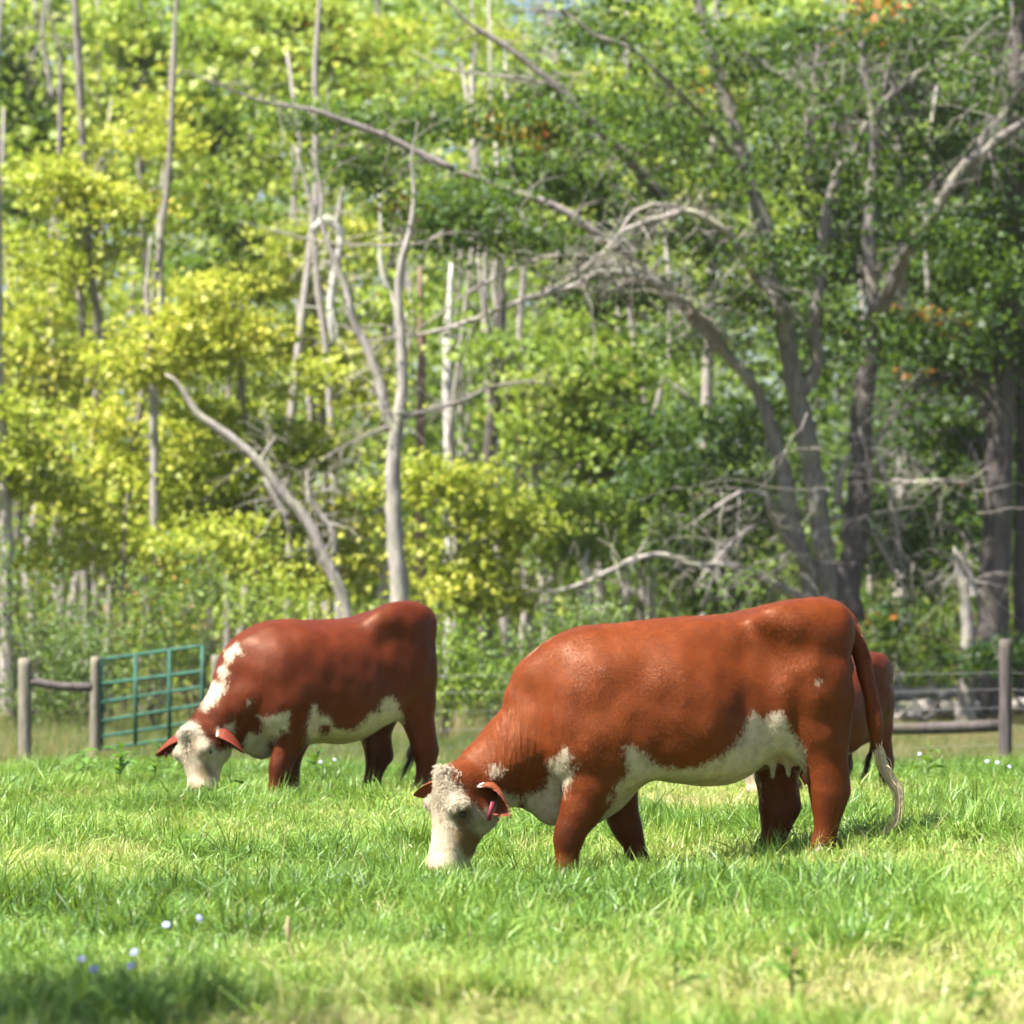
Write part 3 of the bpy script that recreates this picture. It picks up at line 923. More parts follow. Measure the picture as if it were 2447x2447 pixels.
    def marks(V):
        P = fr.back(V); sc = 828.7
        belly = [(1028, 720), (1060, 715), (1078, 790), (1135, 798), (1155, 850), (1200, 872), (1290, 880), (1335, 835), (1380, 770), (1440, 760), (1455, 690), (1530, 668), (1560, 740), (1592, 800), (1560, 900), (1300, 1010), (980, 1010), (1000, 900)]
        wb = poly_sd(P, belly) / sc
        hole = poly_sd(P, [(1065, 890), (1090, 850), (1130, 840), (1160, 850), (1130, 900), (1080, 910)]) / sc
        wb = np.minimum(wb, -hole)
        und = poly_sd(P, [(1000, 960), (1200, 900), (1400, 850), (1500, 760), (1590, 760), (1500, 900), (1200, 1030), (1000, 1030)]) / sc
        chest = [(690, 785), (740, 800), (830, 775), (895, 758), (890, 800), (885, 880), (845, 870), (800, 1000), (780, 1080), (600, 1020), (640, 900), (720, 900), (735, 830)]
        wc = poly_sd(P, chest) / sc
        cr = np.maximum.reduce([poly_sd(P, [(575, 350), (610, 412), (565, 415), (535, 460), (500, 480), (505, 395)]),
                                poly_sd(P, [(470, 500), (505, 475), (530, 530), (500, 560), (460, 580)]),
                                poly_sd(P, [(420, 580), (510, 580), (500, 645), (455, 700), (385, 765), (350, 745)]),
                                poly_sd(P, [(460, 870), (500, 850), (560, 830), (555, 890), (520, 890), (470, 890)]),
                                poly_sd(P, [(640, 700), (655, 695), (655, 720), (640, 725)])]) / sc
        face = poly_sd(P, [(230, 800), (330, 835), (375, 900), (420, 960), (450, 985), (480, 1000), (555, 980), (600, 1000), (560, 1300), (150, 1300), (150, 900)]) / sc
        far = V[:, 1] > 0.02
        w = np.maximum.reduce([wb, wc, cr, face])
        w = np.where(far, np.maximum.reduce([und, face, np.minimum(cr, .12 - V[:, 1]), np.minimum(wc, .05 - V[:, 1])]), w)
        d_ff = seg_dist(V, [fr(960, 800, .17), fr(930, 920, .2), fr(893, 1100, .2), fr(905, 1245, .2)])
        d_nf = seg_dist(V, [fr(940, 760, -.19), fr(905, 920, -.2), fr(838, 1095, -.2), fr(815, 1240, -.2)])
        d_nh = seg_dist(V, [fr(1650, 700, -.18), fr(1685, 850, -.19), fr(1722, 1010, -.2), fr(1702, 1220, -.2)])
        d_fh = seg_dist(V, [fr(1460, 800, .17), fr(1410, 900, .19), fr(1430, 1000, .19), fr(1392, 1235, .19)])
        legm = np.minimum.reduce([np.where(V[:, 2] < .6, d_ff - .12, 1), np.where(V[:, 2] < .62, d_nf - .13, 1), d_nh - .12, np.where(V[:, 2] < .55, d_fh - .125, 1)])
        w = np.minimum(w, legm)
        headm = seg_dist(V, head_c); on_head = headm < .21
        t_h = ((V - A) @ ax) / Lh
        pink = np.where(on_head, smoothstep(.82, .97, t_h) * 0.4, 0)
        st_ = np.where(on_head, smoothstep(75, 20, np.hypot(P[:, 0] - 385, (P[:, 1] - 1130) * .8)) * .8 + smoothstep(60, 15, np.hypot(P[:, 0] - 300, (P[:, 1] - 960) * .6)) * .45, 0)
        curl = np.where(on_head, smoothstep(.7, .35, t_h), 0)
        fold = 0.7 * smoothstep(520, 600, P[:, 0]) * smoothstep(780, 700, P[:, 0]) * smoothstep(560, 700, P[:, 1])
        dark = smoothstep(.5, .2, V[:, 2]) * .35 * (~on_head)  # coat darkens down the legs, some of it painted-in shade
        return dict(white=w, pink=pink, stain=np.clip(st_, 0, 1), fold=fold, curl=curl, dark=dark)
    finish_body(fr, f, root, coat_far, marks, fur=120000, spots=[(fr(730, 380, -.12), .36), (fr(730, 380, .12), .36)])
    for g in L: hoof(root, g)
    for (b0, v0), (t0, v1), op, wd in ((((440, 925), -.16), ((618, 990), -.26), (-.25, -.2, -1), .066), (((222, 935), .10), ((78, 1010), .16), (-.6, -.3, -.9), .064)):
        sd_ = (1.0 if (lat[1] < 0) == (v0 < 0) else -1.0)
        eb = H(.13, -.03, .11 * sd_); et = fr(*t0, v1)
        V, Q = ear_mesh(eb, et, op, wd, 0.5)
        me = mesh_from('ear', V, quads=Q); smooth_shade(me)
        n1 = len(V) // 2
        s_ = np.linalg.norm(V - eb, axis=1) / np.linalg.norm(et - eb)
        set_attr(me, 'inside', np.r_[np.ones(n1), np.zeros(n1)])
        set_attr(me, 'white', smoothstep(.45, .15, s_) * 0.8)
        add_obj('ear', me, ear_far_mat, root)
    bag = Bag()
    a_ = eb + (et - eb) * .7 + np.array([-.01, -.02, -.01]); b_ = a_ + np.array([0, 0, -.05])
    wv = np.array([.012, 0.004, 0.0]); th_ = np.array([0, .003, 0])
    v = [p + sx * wv * sc_ + sy * th_ for p, sc_ in ((a_, .75), (b_, 1.0)) for sx in (-1, 1) for sy in (-1, 1)]
    bag.add(v, [[0, 1, 3, 2], [4, 6, 7, 5], [0, 4, 5, 1], [2, 3, 7, 6], [0, 2, 6, 4], [1, 5, 7, 3]])
    bag.build('ear_tag', tag_mat, root, False)
    for s in (-1, 1): eye_ball(root, H(.385, .045, .132 * s), .021, None)
    rg = np.random.default_rng(15)
    bag = Bag(); roots = []; dirs = []
    for i in range(380):
        t = abs(rg.normal(0.0, 0.16)) - .02; l = float(np.clip(rg.normal(0, .055), -.09, .09))
        n = .125 - 0.9 * l * l / .1 + (0.045 if t < .08 else 0.01)
        roots.append(H(t, n, l)); dirs.append(nn * 0.6 + ax * rg.normal(0.5, .5) + lat * rg.normal(0, .6))
    strands(bag, roots, dirs, .05, .0032, 0.8, 13, 5, 0.3)
    bag.build('forelock', hair_face, root)['kind'] = 'stuff'
    bag = Bag()
    pa = smooth_path(np.array([fr(x, y, .06) for x, y in [(1665, 930), (1640, 1000), (1630, 1060), (1605, 1110), (1575, 1160), (1550, 1215)]]), 18)
    for i in range(60):
        n = max(6, int(18 * rg.uniform(.5, 1)))
        q = pa[:n].copy(); t = np.linspace(0, 1, n)[:, None]
        q = q + rg.normal(0, 1, 3) * np.array([.012, .012, .006]) + rg.normal(0, 1, 3) * np.array([.02, .02, .01]) * t
        bag.tube(q, .0035 * np.linspace(1, .35, n), 3)
    bag.build('tail_switch', plain('dark_tail_hair', (0.13, 0.075, 0.045), .6), root)['kind'] = 'stuff'
    return root
# ------------------------------------------------------------------ ground
def value_noise(x, y, cell, seed):
    rg = np.random.default_rng(seed); T = rg.random((256, 256))
    fx = np.asarray(x) / cell + 1000.37; fy = np.asarray(y) / cell + 1000.71
    ix = np.floor(fx).astype(int); iy = np.floor(fy).astype(int)
    tx = fx - ix; ty = fy - iy; tx = tx * tx * (3 - 2 * tx); ty = ty * ty * (3 - 2 * ty)
    g = lambda a, b: T[(ix + a) % 256, (iy + b) % 256]
    return (g(0, 0) * (1 - tx) + g(1, 0) * tx) * (1 - ty) + (g(0, 1) * (1 - tx) + g(1, 1) * tx) * ty

def build_ground():
    ys = np.concatenate([np.arange(-30, 8, 2.0), np.arange(8, 36, 0.4), np.arange(36, 90, 1.0), np.arange(90, 620, 10.0)])
    xs = np.concatenate([np.arange(-300, -40, 20.0), np.arange(-40, -8, 2.0), np.arange(-8, 8, 0.4), np.arange(8, 40, 2.0), np.arange(40, 301, 20.0)])
    X, Y = np.meshgrid(xs, ys)
    V = np.stack([X, Y, ground_z(X, Y)], -1).reshape(-1, 3)
    nx = len(xs); i = np.arange(len(ys) - 1)[:, None]; j = np.arange(nx - 1)[None]
    Q = np.stack([i * nx + j, i * nx + j + 1, (i + 1) * nx + j + 1, (i + 1) * nx + j], -1).reshape(-1, 4)
    me = mesh_from('ground', V, quads=Q); smooth_shade(me)
    m, nt, b = new_mat('soil_and_turf')
    n1 = noise(nt, 0.6, 6, 0.65, obj_coords(nt)); n2 = noise(nt, 9, 4, 0.6, obj_coords(nt))
    turf = ramp(nt, n1, [(0.3, (0.030, 0.055, 0.010)), (0.55, (0.055, 0.085, 0.016)), (0.75, (0.085, 0.085, 0.028))])
    litter = ramp(nt, n2, [(0.3, (0.045, 0.040, 0.020)), (0.5, (0.085, 0.075, 0.030)), (0.72, (0.15, 0.115, 0.06))])
    sx = N(nt, 'ShaderNodeSeparateXYZ'); tc = N(nt, 'ShaderNodeTexCoord'); nt.links.new(tc.outputs['Object'], sx.inputs[0])
    f = mth(nt, 'MULTIPLY_ADD', sx.outputs['Y'], 1 / 14.0, -44 / 14.0, True)
    col = mixc(nt, f, turf, litter)
    nt.links.new(col, b.inputs['Base Color']); b.inputs['Roughness'].default_value = 0.95
    b.inputs['Specular IOR Level'].default_value = 0.1
    bump(nt, b, n2, 0.6, 0.03)
    o = add_obj('ground', me, m); o['kind'] = 'structure'
    return o

# ------------------------------------------------------------------ grass: blades drawn once per tuft, tufts set out by geometry nodes
def blade_material(name, stops, trans=0.35, rough=0.42):
    m, nt, b = new_mat(name)
    a = N(nt, 'ShaderNodeAttribute', attribute_name='ptint', attribute_type='INSTANCER')
    g = attr(nt, 'gc'); t = attr(nt, 'along')
    fac = mth(nt, 'ADD', a.outputs['Fac'], mth(nt, 'MULTIPLY_ADD', g, 0.42, -0.21), None, True)
    col = ramp(nt, fac, stops)
    col = mixc(nt, mth(nt, 'MULTIPLY_ADD', t, -1.6, 0.8, True), col, (0.13, 0.15, 0.045))      # fades to dull olive towards the foot
    nt.links.new(col, b.inputs['Base Color'])
    b.inputs['Roughness'].default_value = rough
    b.inputs['Specular IOR Level'].default_value = 0.45
    tr = N(nt, 'ShaderNodeBsdfTranslucent')
    nt.links.new(mixc(nt, 0.5, col, (0.30, 0.42, 0.02), 'MIX'), tr.inputs['Color'])
    mx = N(nt, 'ShaderNodeMixShader'); mx.inputs[0].default_value = trans
    nt.links.new(b.outputs[0], mx.inputs[1]); nt.links.new(tr.outputs[0], mx.inputs[2])
    nt.links.new(mx.outputs[0], nt.nodes['Material Output'].inputs['Surface'])
    return m

def tuft(rg, n, rad, h, w, bend, seg=4, up=0.8):
    """n curved tapering blades; returns verts, quads, blade colour number, height along the blade."""
    V = []; Q = []; C = []; T = []; k = 0
    for _ in range(n):
        r = rad * math.sqrt(rg.random()); a = rg.uniform(0, 6.283)
        p = np.array([r * math.cos(a), r * math.sin(a), -0.015])
        L = h * rg.uniform(0.45, 1.15); wd = w * rg.uniform(0.6, 1.25)
        ha = rg.uniform(0, 6.283); lean = rg.uniform(0.05, 0.75) * bend
        dirh = np.array([math.cos(ha), math.sin(ha), 0])
        side = np.array([-math.sin(ha), math.cos(ha), 0]); tw = rg.uniform(-0.8, 0.8)
        ang = lean * 0.35; c = rg.random(); 
        kink = rg.random() < 0.18
        for i in range(seg + 1):
            t = i / seg
            ww = wd * (1 - t ** 2.2) * (0.7 + 0.3 * min(1, t * 4))
            sd = side * math.cos(tw * t) + np.array([0, 0, 1]) * math.sin(tw * t) * 0.5
            V += [p - sd * ww / 2, p + sd * ww / 2]; C += [c, c]; T += [t, t]
            ang += (lean * 1.5 / seg) * (1.0 + t) + (0.7 if kink and i == seg - 2 else 0)
            p = p + (dirh * math.sin(ang) + np.array([0, 0, up]) * math.cos(ang)) * L / seg
        for i in range(seg):
            q = k + i * 2; Q.append([q, q + 1, q + 3, q + 2])
        k += 2 * (seg + 1)
    return np.array(V), np.array(Q), np.array(C), np.array(T)

def scatter(name, variants, pts, rotz, tilt, scl, var, tint, mat, label):
    """One stuff object: its mesh holds the tuft kinds and the places; geometry nodes set the tufts on the places."""
    V = []; Q = []; C = []; T = []; G = []; n = 0
    for i, (v, q, c, t) in enumerate(variants):
        V.append(v); Q.append(q + n); C.append(c); T.append(t); G.append(np.full(len(v), i)); n += len(v)
    nv = n; npnt = len(pts)
    allv = np.concatenate(V + [pts])
    me = mesh_from(name, allv, quads=np.concatenate(Q))
    z = np.zeros(npnt)
    set_attr(me, 'gc', np.concatenate(C + [z])); set_attr(me, 'along', np.concatenate(T + [z]))
    set_attr(me, 'kindno', np.concatenate(G + [z]), typ='INT')
    set_attr(me, 'place', np.r_[np.zeros(nv), np.ones(npnt)])
    rot = np.zeros((nv + npnt, 3)); rot[nv:, 2] = rotz; rot[nv:, 0] = tilt[:, 0]; rot[nv:, 1] = tilt[:, 1]
    set_attr(me, 'rot', rot, typ='FLOAT_VECTOR')
    set_attr(me, 'scl', np.r_[np.ones(nv), scl]); set_attr(me, 'pick', np.r_[np.zeros(nv), var], typ='INT')
    set_attr(me, 'ptint', np.r_[np.zeros(nv), tint])
    me.materials.append(mat)
    o = add_obj(name, me)
    ng = bpy.data.node_groups.new(name + '_layout', 'GeometryNodeTree')
    ng.interface.new_socket('Geometry', in_out='INPUT', socket_type='NodeSocketGeometry')
    ng.interface.new_socket('Geometry', in_out='OUTPUT', socket_type='NodeSocketGeometry')
    gi = ng.nodes.new('NodeGroupInput'); go = ng.nodes.new('NodeGroupOutput')
    def na(nm, dt):
        a = ng.nodes.new('GeometryNodeInputNamedAttribute'); a.data_type = dt; a.inputs[0].default_value = nm
        return [s for s in a.outputs if s.enabled][0]
    sep = ng.nodes.new('GeometryNodeSeparateGeometry'); sep.domain = 'POINT'
    cmp_ = ng.nodes.new('FunctionNodeCompare'); cmp_.data_type = 'FLOAT'; cmp_.operation = 'GREATER_THAN'; cmp_.inputs[1].default_value = 0.5
    ng.links.new(na('place', 'FLOAT'), cmp_.inputs[0])
    ng.links.new(gi.outputs[0], sep.inputs[0]); ng.links.new(cmp_.outputs[0], sep.inputs[1])
    split = ng.nodes.new('GeometryNodeSplitToInstances'); split.domain = 'POINT'
    ng.links.new(sep.outputs[1], split.inputs['Geometry']); ng.links.new(na('kindno', 'INT'), split.inputs['Group ID'])
    iop = ng.nodes.new('GeometryNodeInstanceOnPoints')
    ng.links.new(sep.outputs[0], iop.inputs['Points']); ng.links.new(split.outputs['Instances'], iop.inputs['Instance'])
    iop.inputs['Pick Instance'].default_value = True
    ng.links.new(na('pick', 'INT'), iop.inputs['Instance Index'])
    e2r = ng.nodes.new('FunctionNodeEulerToRotation'); ng.links.new(na('rot', 'FLOAT_VECTOR'), e2r.inputs[0])
    ng.links.new(e2r.outputs[0], iop.inputs['Rotation'])
    ng.links.new(na('scl', 'FLOAT'), iop.inputs['Scale'])
    ng.links.new(iop.outputs[0], go.inputs[0])
    md = o.modifiers.new('layout', 'NODES'); md.node_group = ng
    tag(o, label, 'grass', kind='stuff')
    return o

def build_grass():
    rg = np.random.default_rng(21)
    kinds = [tuft(rg, 26, .09, .125, .0072, 1.45) for _ in range(8)]           # sward
    kinds += [tuft(rg, 26, .09, .125, .0062, 2.1) for _ in range(4)]           # lodged, combed over
    kinds += [tuft(rg, 28, .075, .28, .0085, 1.2, 5) for _ in range(4)]         # taller tussock
    kinds += [tuft(rg, 9, .08, .24, .0032, 0.5, 5) for _ in range(3)]           # thin dry stems
    xs, ys = [], []
    y0, y1 = 10.3, 33.5
    n = 60000
    y = np.sqrt(rg.uniform(y0 ** 2, y1 ** 2, n)); half = y * (5.524 / 40.0) + 1.1
    # density: even per area
    x = rg.uniform(-1, 1, n) * half
    keep = rg.random(n) < np.clip(1.15 - 0.012 * (y - 10), 0.5, 1)
    x, y = x[keep], y[keep]; n = len(x)
    lush = value_noise(x, y, 1.1, 3) * .6 + value_noise(x, y, .45, 4) * .4
    for cx, cy_, rx, ry, am in ((-.15, 12.5, .5, .5, .38), (1.2, 17.6, .35, .45, .3), (-1.2, 12.2, .5, .4, .3), (-1.0, 17.0, .4, .4, .22), (1.9, 15.0, .5, .4, .22)):
        lush = lush + am * np.exp(-((x - cx) / rx) ** 2 - ((y - cy_) / ry) ** 2)
    dry = value_noise(x, y, 1.9, 5) * .65 + value_noise(x, y, .5, 6) * .35
    dry = dry + 0.20 * smoothstep(0, 2.2, x) * smoothstep(18, 12.5, y) + 0.10 * smoothstep(21, 15, y) - 0.10 * smoothstep(-0.2, -2.5, x)
    var = rg.integers(0, 8, n)
    lod = rg.random(n) < np.clip((dry - .48) * 3.5, 0.03, .8); var = np.where(lod, 8 + rg.integers(0, 4, n), var)
    tall = rg.random(n) < np.clip((lush - .56) * 3.0, 0.015, .6) * (1 + 1.2 * smoothstep(27, 30, y)); var = np.where(tall, 12 + rg.integers(0, 4, n), var)
    stem = rg.random(n) < np.clip(0.035 + (dry - .45) * .25, 0.02, .12); var = np.where(stem, 16 + rg.integers(0, 3, n), var)
    tint = 0.455 + (dry - .5) * 0.75 - (lush - .5) * 0.32 + rg.normal(0, .05, n)
    tint = np.where(tall, tint - .13, tint); tint = np.where(stem, 0.86 + rg.normal(0, .06, n), tint)
    scl = rg.uniform(.75, 1.2, n) * (1 - .22 * smoothstep(26.5, 29, y)) * (0.8 + .35 * lush)
    scl = scl * (1 - .38 * np.exp(-((x - .15) / 1.1) ** 2 - ((y - 19.0) / .9) ** 2))
    # combed by the wind towards the right
    tilt = np.stack([rg.normal(0, .30, n), rg.normal(.12, .32, n)], 1)
    pts = np.stack([x, y, ground_z(x, y)], 1)
    m = blade_material('pasture_blades', [(0.0, (0.055, 0.125, 0.024)), (0.22, (0.13, 0.265, 0.042)), (0.45, (0.25, 0.41, 0.080)),
                                          (0.66, (0.41, 0.48, 0.115)), (0.82, (0.56, 0.52, 0.20)), (1.0, (0.62, 0.51, 0.28))], 0.35)
    scatter('pasture_grass', kinds, pts, rg.uniform(-.6, .6, n) + rg.choice([0, 3.1416], n, p=[.6, .4]) + rg.normal(0, .9, n), tilt, scl, var, tint, m,
            'short bright green pasture grass the cattle are grazing')
    # rough growth beyond the crest, as far as the trees
    kinds = [tuft(rg, 16, .16, .48, .010, 0.8, 4) for _ in range(5)] + [tuft(rg, 14, .14, .62, .006, 0.5, 4) for _ in range(4)] + [tuft(rg, 22, .16, .34, .022, 1.0, 3) for _ in range(4)]
    n = 19000
    y = np.sqrt(rg.uniform(33.0 ** 2, 72.0 ** 2, n)); x = rg.uniform(-1, 1, n) * (y * (5.524 / 40.0) + 2.0)
    d = value_noise(x, y, 3.5, 8) * .6 + value_noise(x, y, 1.2, 9) * .4
    var = np.where(rg.random(n) < d * .75, 5 + rg.integers(0, 4, n), np.where(rg.random(n) < .55, rg.integers(0, 5, n), 9 + rg.integers(0, 4, n)))
    tint = 0.24 + (d - .5) * 1.0 + 0.32 * ((var >= 5) & (var < 9)) + rg.normal(0, .08, n)
    h_at = (0.55 + 0.25 * smoothstep(40, 60, y)) * (1 - .68 * smoothstep(4.5, 7, x) * smoothstep(40, 48, y))
    pts = np.stack([x, y, ground_z(x, y)], 1)
    m = blade_material('rough_blades', [(0.0, (0.045, 0.075, 0.022)), (0.3, (0.10, 0.15, 0.035)), (0.5, (0.20, 0.21, 0.055)), (0.7, (0.33, 0.26, 0.12)), (1.0, (0.42, 0.32, 0.22))], 0.3, 0.6)
    scatter('rough_grass', kinds, pts, rg.uniform(0, 6.28, n), rg.normal(0, .08, (n, 2)), rg.uniform(.5, 1.05, n) * h_at * 1.25, var, tint, m,
            'taller rough grass and straw between the pasture and the trees')

# ------------------------------------------------------------------ trees
def leaf_material(name, stops, trans=0.4):
    m, nt, b = new_mat(name)
    col = ramp(nt, attr(nt, 'lc'), stops)
    nt.links.new(col, b.inputs['Base Color'])
    b.inputs['Roughness'].default_value = 0.5; b.inputs['Specular IOR Level'].default_value = 0.33
    tr = N(nt, 'ShaderNodeBsdfTranslucent')
    nt.links.new(mixc(nt, 0.45, col, (0.27, 0.42, 0.02), 'MIX'), tr.inputs['Color'])
    mx = N(nt, 'ShaderNodeMixShader'); mx.inputs[0].default_value = trans
    nt.links.new(b.outputs[0], mx.inputs[1]); nt.links.new(tr.outputs[0], mx.inputs[2])
    nt.links.new(mx.outputs[0], nt.nodes['Material Output'].inputs['Surface'])
    return m

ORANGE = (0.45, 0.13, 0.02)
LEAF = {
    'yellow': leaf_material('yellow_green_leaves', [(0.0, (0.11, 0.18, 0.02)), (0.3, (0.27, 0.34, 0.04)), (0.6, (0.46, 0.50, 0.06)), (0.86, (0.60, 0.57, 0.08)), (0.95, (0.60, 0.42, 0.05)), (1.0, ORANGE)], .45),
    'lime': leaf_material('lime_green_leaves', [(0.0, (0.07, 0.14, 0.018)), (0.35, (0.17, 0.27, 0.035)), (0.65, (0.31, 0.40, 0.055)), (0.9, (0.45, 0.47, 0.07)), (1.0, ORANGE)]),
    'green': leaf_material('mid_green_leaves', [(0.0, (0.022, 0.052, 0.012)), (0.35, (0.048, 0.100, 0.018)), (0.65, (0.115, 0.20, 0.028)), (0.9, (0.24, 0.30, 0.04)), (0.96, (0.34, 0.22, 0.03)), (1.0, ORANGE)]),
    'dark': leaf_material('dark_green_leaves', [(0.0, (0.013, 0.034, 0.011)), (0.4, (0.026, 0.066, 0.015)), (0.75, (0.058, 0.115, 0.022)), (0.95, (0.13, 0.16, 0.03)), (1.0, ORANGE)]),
    'grey': leaf_material('grey_green_leaves', [(0.0, (0.05, 0.09, 0.03)), (0.4, (0.10, 0.165, 0.045)), (0.75, (0.17, 0.24, 0.06)), (1.0, (0.30, 0.29, 0.09))]),
}

def bark(name, a, b_, lichen=0.15):
    m, nt, b = new_mat(name)
    oc = obj_coords(nt, (1, 1, 0.18)); n1 = noise(nt, 14, 5, 0.65, oc, 0.5); n2 = noise(nt, 1.6, 3, 0.6, obj_coords(nt))
    col = ramp(nt, n1, [(0.3, a), (0.7, b_)])
    col = mixc(nt, mth(nt, 'MULTIPLY_ADD', n2, 3.0, -1.5, True), col, (b_[0] * .8, b_[1] * .9, b_[2] * .55))
    nt.links.new(col, b.inputs['Base Color']); b.inputs['Roughness'].default_value = 0.9
    b.inputs['Specular IOR Level'].default_value = 0.15
    bump(nt, b, n1, 0.8, 0.03)
    return m
BARK = {'grey': bark('grey_bark', (0.14, 0.12, 0.115), (0.33, 0.295, 0.28)), 'pale': bark('pale_bark', (0.22, 0.195, 0.18), (0.46, 0.42, 0.39)),
        'dark': bark('dark_bark', (0.055, 0.047, 0.045), (0.15, 0.13, 0.125)), 'white': bark('bleached_wood', (0.42, 0.40, 0.37), (0.72, 0.69, 0.66)),
        'red': bark('reddish_wood', (0.20, 0.12, 0.095), (0.36, 0.24, 0.20))}

def leaves(sprays, per, size, lc, seed, flat=0.35, spread=0.30):
    """Leaf blades round spray centres: verts, quads, colour number per leaf."""
    rg = np.random.default_rng(seed)
    size = size * np.clip(np.median(sprays[:, 1]) / 68.0, .9, 1.5) if np.median(sprays[:, 1]) < 99 else size
    n = len(sprays) * per
    c = np.repeat(sprays, per, 0) + rg.normal(0, 1, (n, 3)) * np.array([spread, spread, spread * flat])
    az = rg.uniform(0, 2 * np.pi, n)
    d = np.stack([np.cos(az), np.sin(az), rg.normal(-0.55, .5, n)], 1); d /= np.linalg.norm(d, axis=1, keepdims=True)
    up = np.stack([rg.normal(-.15, .8, n), rg.normal(-.25, .8, n), np.ones(n)], 1)
    s = np.cross(d, up); s /= np.linalg.norm(s, axis=1, keepdims=True)
    nn = np.cross(s, d)
    L = size * rg.uniform(.6, 1.25, n)[:, None]; w = L * 0.42
    fold = L * rg.uniform(.05, .2, n)[:, None]
    V = np.stack([c - d * L * .5, c + s * w + nn * fold, c + d * L * .5 - nn * fold, c - s * w + nn * fold], 1).reshape(-1, 3)
    Q = np.arange(4 * n).reshape(-1, 4)
    l = np.clip(np.repeat(lc, per) + rg.normal(0, .07, n), 0, 1)
    return V, Q, l

def crown_regions(regions, k_default, rg, dens, orange=0.0, tone=0.5):
    """Boughs inside ellipsoids given in the 1932-wide view: (px, py, rx, ry[, k[, fill]])."""
    S = []; C = []; B = []
    for r in regions:
        px, py, rx, ry = r[:4]; k = r[4] if len(r) > 4 else k_default; fill = r[5] if len(r) > 5 else 1.0
        m = 1.26656 * k / PXM
        c = world_at(px, py, k); R = np.array([rx * m, min(rx * m, 2.4) * .85, ry * m])
        area = np.pi * R[0] * R[2]
        nb = max(5, int(area * 2.1 * fill))
        for _ in range(nb):
            p = rg.normal(0, 1, 3); p /= np.linalg.norm(p); p *= rg.uniform(.12, 1) ** 0.45
            bc = c + p * R; 
            br = rg.uniform(.3, .62)
            ns = max(2, int(dens * br * br * 58 * rg.uniform(.6, 1.3)))
            off = rg.normal(0, 1, (ns, 3)) * np.array([br * .68, br * .68, br * .20])
            off[:, 2] -= 0.20 * (off[:, 0] ** 2 + off[:, 1] ** 2)
            S.append(bc + off)
            t = tone + rg.normal(0, .11)
            lc = np.clip(t + rg.normal(0, .05, ns), 0, .8)
            if rg.random() < orange: lc = np.full(ns, .97)
            C.append(lc); B.append(bc)
    return np.concatenate(S), np.concatenate(C), np.array(B)

TREE_SEED = [100]
def path3(pts, k, rg=None, wob=0.0):
    """Points (px, py[, dk]) of the 1932-wide view to world points at distance k."""
    out = []
    for i, p in enumerate(pts):
        kk = k + (p[2] if len(p) > 2 else 0.0)
        out.append(world_at(p[0], p[1], kk))
    return np.array(out)

def wpx(w, k): return w * 1.26656 * k / PXM / 2           # a width in view pixels to a radius in metres

